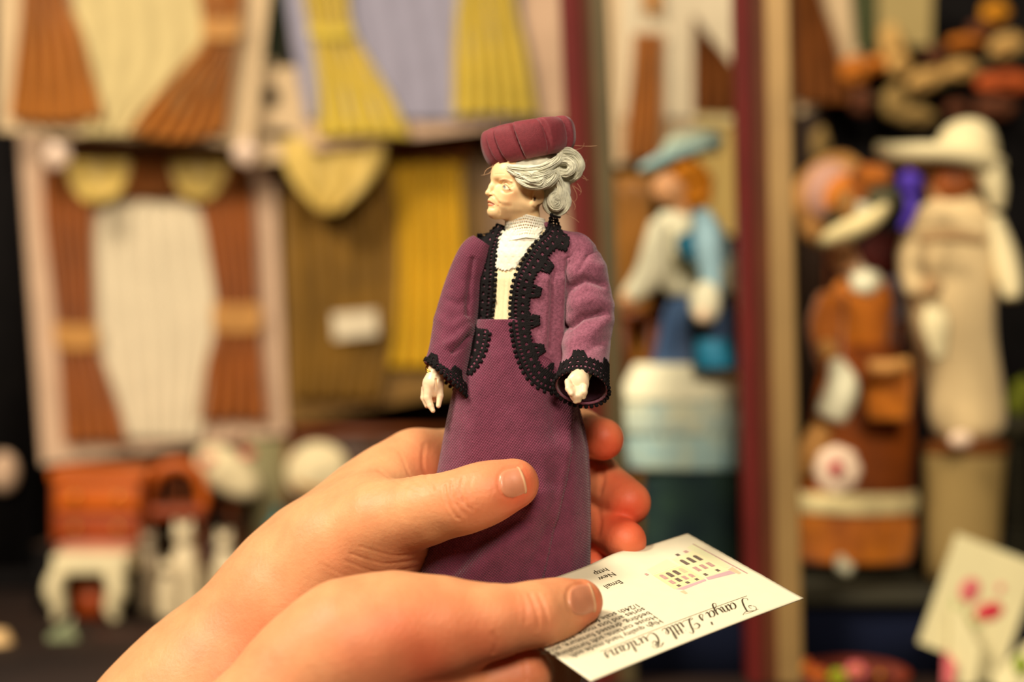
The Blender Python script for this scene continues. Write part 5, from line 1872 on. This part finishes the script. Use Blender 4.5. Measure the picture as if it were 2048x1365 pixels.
for rr, z_ in ((.93, TABZ), (.95, ztop - .002), (1.0, ztop), (.92, ztop + .001), (.86, ztop - .003), (.0, ztop - .004)):
    V_.append(np.stack([cc[0] + px_r(122, .868) * rr * np.cos(th), cc[1] + .014 * rr * np.sin(th), z_ + (.0055 * rr * np.sin(th) if z_ > TABZ else 0 * th)], 1))
g_.add(np.array(V_).reshape(-1, 3), gridf(6, 60, True))
g_.build('rim', REDW, tr)
for i, (x, y, r_, m_, lab, cat_) in enumerate(((1606, 1336, 20, COLS['r'], 'orange bloom at the post end of the tray', 'o'), (1636, 1352, 18, COLS['r'], 'second orange bloom in the tray', 'o'), (1676, 1356, 18, TGRN, 'lime green sprig in the tray', 'o'), (1712, 1344, 20, TPNK, 'pink bloom in the middle of the tray', 'o'), (1760, 1350, 18, REDW, 'russet bloom at the far end of the tray', 'o'))):
    o = thing('tiny_flower', lab, 'flower', at(x, y + 22, .868), 'flowers in the tray')
    g_ = Geo()
    for k_ in range(6):
        q_ = k_ * math.pi / 3
        g_.ball(at(x + r_ * .6 * math.cos(q_), y + r_ * .5 * math.sin(q_), .868 - .003), (px_r(r_ * .55, .868), .003, px_r(r_ * .55, .868)), n=8)
    g_.build('petal', m_, o)
    mball(x, y, .862, r_ * .35, r_ * .35).build('flower_heart', COLS['g'], o)

# ================================================================== left: dolls' house furniture on the table
OCH = mat('orange_lacquer', (198, 92, 10), rough=.45, spec=.4, var=.2, vs=18)
OCHD = mat('russet_lacquer', (146, 58, 8), rough=.5, spec=.4, var=.25, vs=18)
YL = 1.1


def pbox(x0, y0, x1, y1, Y, dep):
    a_, b_ = at(x0, y1, Y), at(x1, y0, Y)
    return Geo().box((a_[0], Y, a_[2]), (b_[0], Y + dep, b_[2]))


o = thing('chest', 'orange lacquered dolls house chest under the curtain packets', 'chest', at(190, 1088, YL + .02))
pbox(104, 960, 284, 1088, YL, .04).build('carcase', OCHD, o, bevel=.001)
pbox(98, 940, 290, 964, YL - .003, .045).build('lid', OCH, o, bevel=.001)
for y in (968, 1030):
    d_ = pbox(112, y, 276, y + (56 if y < 1000 else 52), YL - .004, .005).build('drawer', OCH if y < 1000 else OCHD, o, bevel=.0008)
    for x in (150, 236):
        Geo().ball(at(x, y + 26, YL - .006), .0025).build('knob', GOLD, d_)
WHT = mat('white_gloss_paint', (224, 206, 160), rough=.5, spec=.4, var=.06)
zt = at(0, 1228, 1.09)[2]
o = thing('side_table', 'white painted miniature table with bowed legs before the orange chest', 'table', (at(172, 0, 1.07)[0], 1.07, TABZ))
pbox(104, 1112, 252, 1150, 1.05, .04).build('table_top', WHT, o, bevel=.001)
for x, dx in ((122, -10), (222, 10)):
    for dy in (0, .03):
        ptube([(x, 1140, dy), (x + dx * 1.3, 1180, dy), (x + dx * .2, 1216, dy), (x + dx, 682.5 + (CAMZ - TABZ) * F / (1.054 + dy) - 4, dy)], 1.054, [18, 22, 16, 9]).build('leg', WHT, o)
o = thing('box', 'dark brown miniature box under the white table', 'box', (at(176, 0, 1.08)[0], 1.08, TABZ))
pbox(148, 1172, 204, 682.5 + (CAMZ - TABZ) * F / 1.062 - 1, 1.062, .02).build('body', OCHD, o)
pbox(146, 1168, 206, 1176, 1.06, .023).build('lid', BROWND, o)
o = thing('cushion_seat', 'pinkish padded stool top between the chest and white table', 'stool', at(195, 1110, 1.085))
pbox(112, 1092, 262, 1112, 1.07, .03).build('pad', mat('dusky_pink', (184, 122, 96), rough=.85, var=.15, vs=40), o, bevel=.002)
for x in (116, 250):
    ptube([(x, 1110, .01), (x, 682.5 + (CAMZ - TABZ) * F / 1.1 - 2, .012)], 1.085, 5).build('leg', BROWND, o)
# armchair of bent wood
o = thing('armchair', 'bentwood miniature armchair with an orange seat beside the chest', 'chair', (at(360, 0, 1.12)[0], 1.12, TABZ))
ptube([(290, 1040), (300, 970), (345, 932), (396, 950), (410, 1020)], 1.12, [11, 13, 15, 13, 11]).build('bent_back', OCH, o)
pbox(296, 1014, 408, 1040, 1.105, .035).build('seat', OCHD, o, bevel=.002)
for x in (302, 400):
    for dy in (0, .03):
        ptube([(x, 1036, dy), (x, 682.5 + (CAMZ - TABZ) * F / (1.11 + dy) - 3, dy)], 1.11, 6).build('leg', BR, o)
for x in (330, 362):
    ptube([(x, 944), (x, 1016)], 1.122, 5).build('splat', BR, o)
# white china figures
CHINA = mat('cream_china', (222, 200, 158), rough=.4, spec=.5, var=.08)
CHINB = mat('grey_china', (150, 130, 100), rough=.4, spec=.5, var=.12)
for lab, x, y, h_, m_, Y in (('tall cream china cat against the bentwood chair', 372, 1100, 62, CHINA, 1.08), ('short cream china cat before the tall one', 336, 1158, 40, CHINA, 1.07), ('greyish china cat by the white table', 300, 1104, 44, CHINB, 1.09), ('cream china cat nearest the wrist', 452, 1108, 50, CHINA, 1.075)):
    zb = 682.5 + (CAMZ - TABZ) * F / Y
    o = thing('china_cat', lab, 'figurine', (at(x, 0, Y)[0], Y, TABZ), 'china cats on the table')
    V_, f_ = loft([(y - h_ * .25, x - h_ * .25, x + h_ * .22), (y + h_ * .2, x - h_ * .42, x + h_ * .36), (y + h_ * .8, x - h_ * .5, x + h_ * .46), (zb, x - h_ * .45, x + h_ * .5)], Y, .8)
    G1(V_, f_).build('body', m_, o)
    mball(x - h_ * .08, y - h_ * .5, Y - .003, h_ * .34, h_ * .32).build('head', m_, o)
    for s_ in (-1, 1):
        ptube([(x - h_ * .08 + s_ * h_ * .18, y - h_ * .7), (x - h_ * .08 + s_ * h_ * .24, y - h_ * .98)], Y - .003, [h_ * .12, h_ * .02]).build('ear', m_, o)
    ptube([(x + h_ * .4, zb - 6, .0), (x + h_ * .75, zb - h_ * .3, .0), (x + h_ * .6, y + h_ * .6, .0)], Y + .004, [h_ * .1, h_ * .1, h_ * .06]).build('tail', m_, o)
# straw hats / bonnets
STRAW = mat('cream_straw', (224, 204, 158), rough=.85, var=.2, vs=80, bump=.4, bs=500)
PNKR = mat('coral_ribbon', (214, 110, 96), rough=.6, var=.2)
for lab, x, y, rx_, ry_, rot, Y, m_, grp in (('cream straw bonnet with coral ribbon above the china cats', 462, 950, 66, 38, -36, 1.14, STRAW, 1), ('round cream bonnet half hidden by the hand', 642, 948, 56, 52, 0, 1.14, STRAW, 2)):
    o = thing('straw_bonnet', lab, 'hat', at(x, y + ry_, Y), 'straw bonnets')
    Geo().ball(at(x, y, Y), (px_r(rx_, Y), px_r(rx_, Y) * .35, px_r(ry_, Y)), rot=rot, n=16).build('crown', m_, o)
    Geo().ball(at(x - 6, y - 4, Y + .008), (px_r(rx_ * 1.15, Y), .004, px_r(ry_ * 1.15, Y)), rot=rot, n=16).build('brim', m_, o)
    if grp == 1:
        for dx, dy in ((-46, -30), (34, -40)):
            mball(x + dx, y + dy, Y - .006, 16, 10).build('ribbon', PNKR, o)
    else:
        ptube([(x - 50, y + 20), (x, y + 34), (x + 50, y + 18)], Y - .022, [6, 7, 6], flat=.5).build('ribbon', TIE, o)
    ptube([(x, y + ry_ * .5), (x, 682.5 + (CAMZ - TABZ) * F / (Y + .012) - 2)], Y + .012, 8).build('hat_stand', BR, o)
# glazed cabinet panel, teal bottle, dark brown chest
o = thing('wood_screen', 'grey green panel standing beneath the rust curtain packet', 'panel', (at(530, 0, 1.17)[0], 1.17, TABZ))
pbox(478, 880, 578, 682.5 + (CAMZ - TABZ) * F / 1.17 - 1, 1.17, .006).build('panel', mat('grey_green_paint', (128, 118, 78), rough=.7, var=.15, vs=20), o)
for x in (478, 572):
    pbox(x, 872, x + 8, 682.5 + (CAMZ - TABZ) * F / 1.166 - 1, 1.166, .014).build('stile', BR, o)
o = thing('bottle', 'tiny teal bottle beside the forearm', 'bottle', (at(556, 0, 1.1)[0], 1.1, TABZ))
zb = 682.5 + (CAMZ - TABZ) * F / 1.1
V_, f_ = loft([(1040, 544, 568), (1052, 534, 578), (1120, 532, 580), (zb, 534, 578)], 1.1, 1.0)
G1(V_, f_).build('body', mat('teal_glass', (14, 104, 104), rough=.2, spec=.6), o)
V_, f_ = loft([(1016, 548, 564), (1030, 548, 564), (1042, 546, 566)], 1.1, 1.0)
G1(V_, f_).build('neck', mat('teal_glass', (14, 104, 104)), o)
o = thing('dresser', 'dark brown miniature dresser behind the forearm and bottle', 'dresser', (at(700, 0, 1.18)[0], 1.165, TABZ))
pbox(590, 868, 900, 682.5 + (CAMZ - TABZ) * F / 1.165 - 1, 1.165, .025).build('carcase', mat('walnut', (70, 42, 18), rough=.5, spec=.4, var=.3, vs=30), o)
pbox(584, 858, 906, 870, 1.162, .03).build('top', BR, o)
for x in (610, 760):
    d_ = pbox(x, 880, x + 126, 1000, 1.163, .003).build('door', mat('walnut', (70, 42, 18)), o, bevel=.0006)
    Geo().ball(at(x + 112, 940, 1.161), .002).build('knob', GOLD, d_)
o = thing('toy_trunk', 'dark walnut trunk behind the china cats', 'trunk', (at(420, 0, 1.15)[0], 1.15, TABZ))
pbox(310, 1050, 500, 682.5 + (CAMZ - TABZ) * F / 1.15 - 1, 1.15, .014).build('body', mat('walnut', (70, 42, 18)), o)
pbox(306, 1040, 504, 1052, 1.147, .019).build('lid', DKBRN, o)
# small bright things by the front
o = thing('price_tag', 'shiny pale green strip tag tilted on the dark table', 'tag', at(122, 1312, .99))
Geo().prism([at(94, 1276, .985), at(142, 1244, .985), at(156, 1280, .99), at(110, 1314, .99)], .0015).build('strip', mat('pale_green_foil', (206, 216, 164), rough=.25, spec=.6, metal=.3), o, smooth=False)
Geo().tube([at(140, 1250, .984), at(146, 1236, .986)], .0006).build('string', NETC, o)
o = thing('lampshade', 'small cream and amber miniature lampshade by the black post', 'lamp', at(-6, 1365, .98))
V_, f_ = loft([(1262, -26, 14), (1290, -40, 28), (1346, -54, 40)], .98, .9)
G1(V_, f_).build('shade', mat('cream_shade', (232, 190, 130), rough=.7, var=.1), o)
V_, f_ = loft([(1344, -56, 42), (1356, -56, 42), (1362, -50, 36)], .98, .9)
G1(V_, f_).build('trim', COLS['o'], o)
ptube([(-6, 1350), (-6, 682.5 + (CAMZ - TABZ) * F / .98 - 1)], .98, [8, 12]).build('lamp_base', GOLD, o)
o = thing('trinket_box', 'dark red trimmed box lying on the floor of the stall before the white table', 'box', (at(250, 0, 1.0)[0], 1.0, TABZ))
pbox(180, 1288, 330, 682.5 + (CAMZ - TABZ) * F / 1.0 - 1, 1.0, .02).build('box_body', mat('dark_maroon_box', (58, 26, 14), rough=.7, var=.3), o)
pbox(176, 1280, 334, 1290, .998, .024).build('box_lid', mat('dark_maroon_lid', (76, 36, 18), rough=.6, var=.3), o)
# ================================================================== light and lens
def area(name, loc, target, size, power, col):
    l = bpy.data.lights.new(name, 'AREA')
    l.shape = 'DISK'
    l.size = size
    l.energy = power
    l.color = col
    o = bpy.data.objects.new(name, l)
    COL.objects.link(o)
    o.location = loc
    d = Vector(target) - Vector(loc)
    o.rotation_euler = d.to_track_quat('-Z', 'Y').to_euler()
    return o


area('ceiling_and_fill_lamp', (-0.98, 0.0, CAMZ + 1.2), (0, .55, CAMZ), 0.42, 38, (1.0, .89, .72))
area('ceiling_and_fill_lamp', (0.18, -1.5, CAMZ + 1.25), (0.1, .9, CAMZ), 0.7, 50, (1.0, .88, .71))  # unseen front fill, added behind the camera to brighten the stall
w = bpy.data.worlds.new('hall')
SC.world = w
w.use_nodes = True
bg = w.node_tree.nodes['Background']
bg.inputs['Color'].default_value = (1.0, .74, .48, 1)
bg.inputs['Strength'].default_value = 0.045

cd = bpy.data.cameras.new('camera')
cam = bpy.data.objects.new('camera', cd)
COL.objects.link(cam)
cam.location = (0, 0, CAMZ)
cam.rotation_euler = (math.pi / 2, 0, 0)
cd.sensor_width = 36.0
cd.lens = 36.0 * F / 2048.0
cd.clip_start = 0.01
cd.dof.use_dof = True
cd.dof.focus_distance = 0.481
cd.dof.aperture_fstop = 5.3
cd.dof.aperture_blades = 9
SC.camera = cam
SC.view_settings.view_transform = 'Standard'
SC.view_settings.look = 'None'
SC.view_settings.exposure = 0.0
SC.view_settings.gamma = 1.0
SC.view_settings.use_curve_mapping = False
SC.cycles.use_denoising = True
bpy.context.view_layer.update()
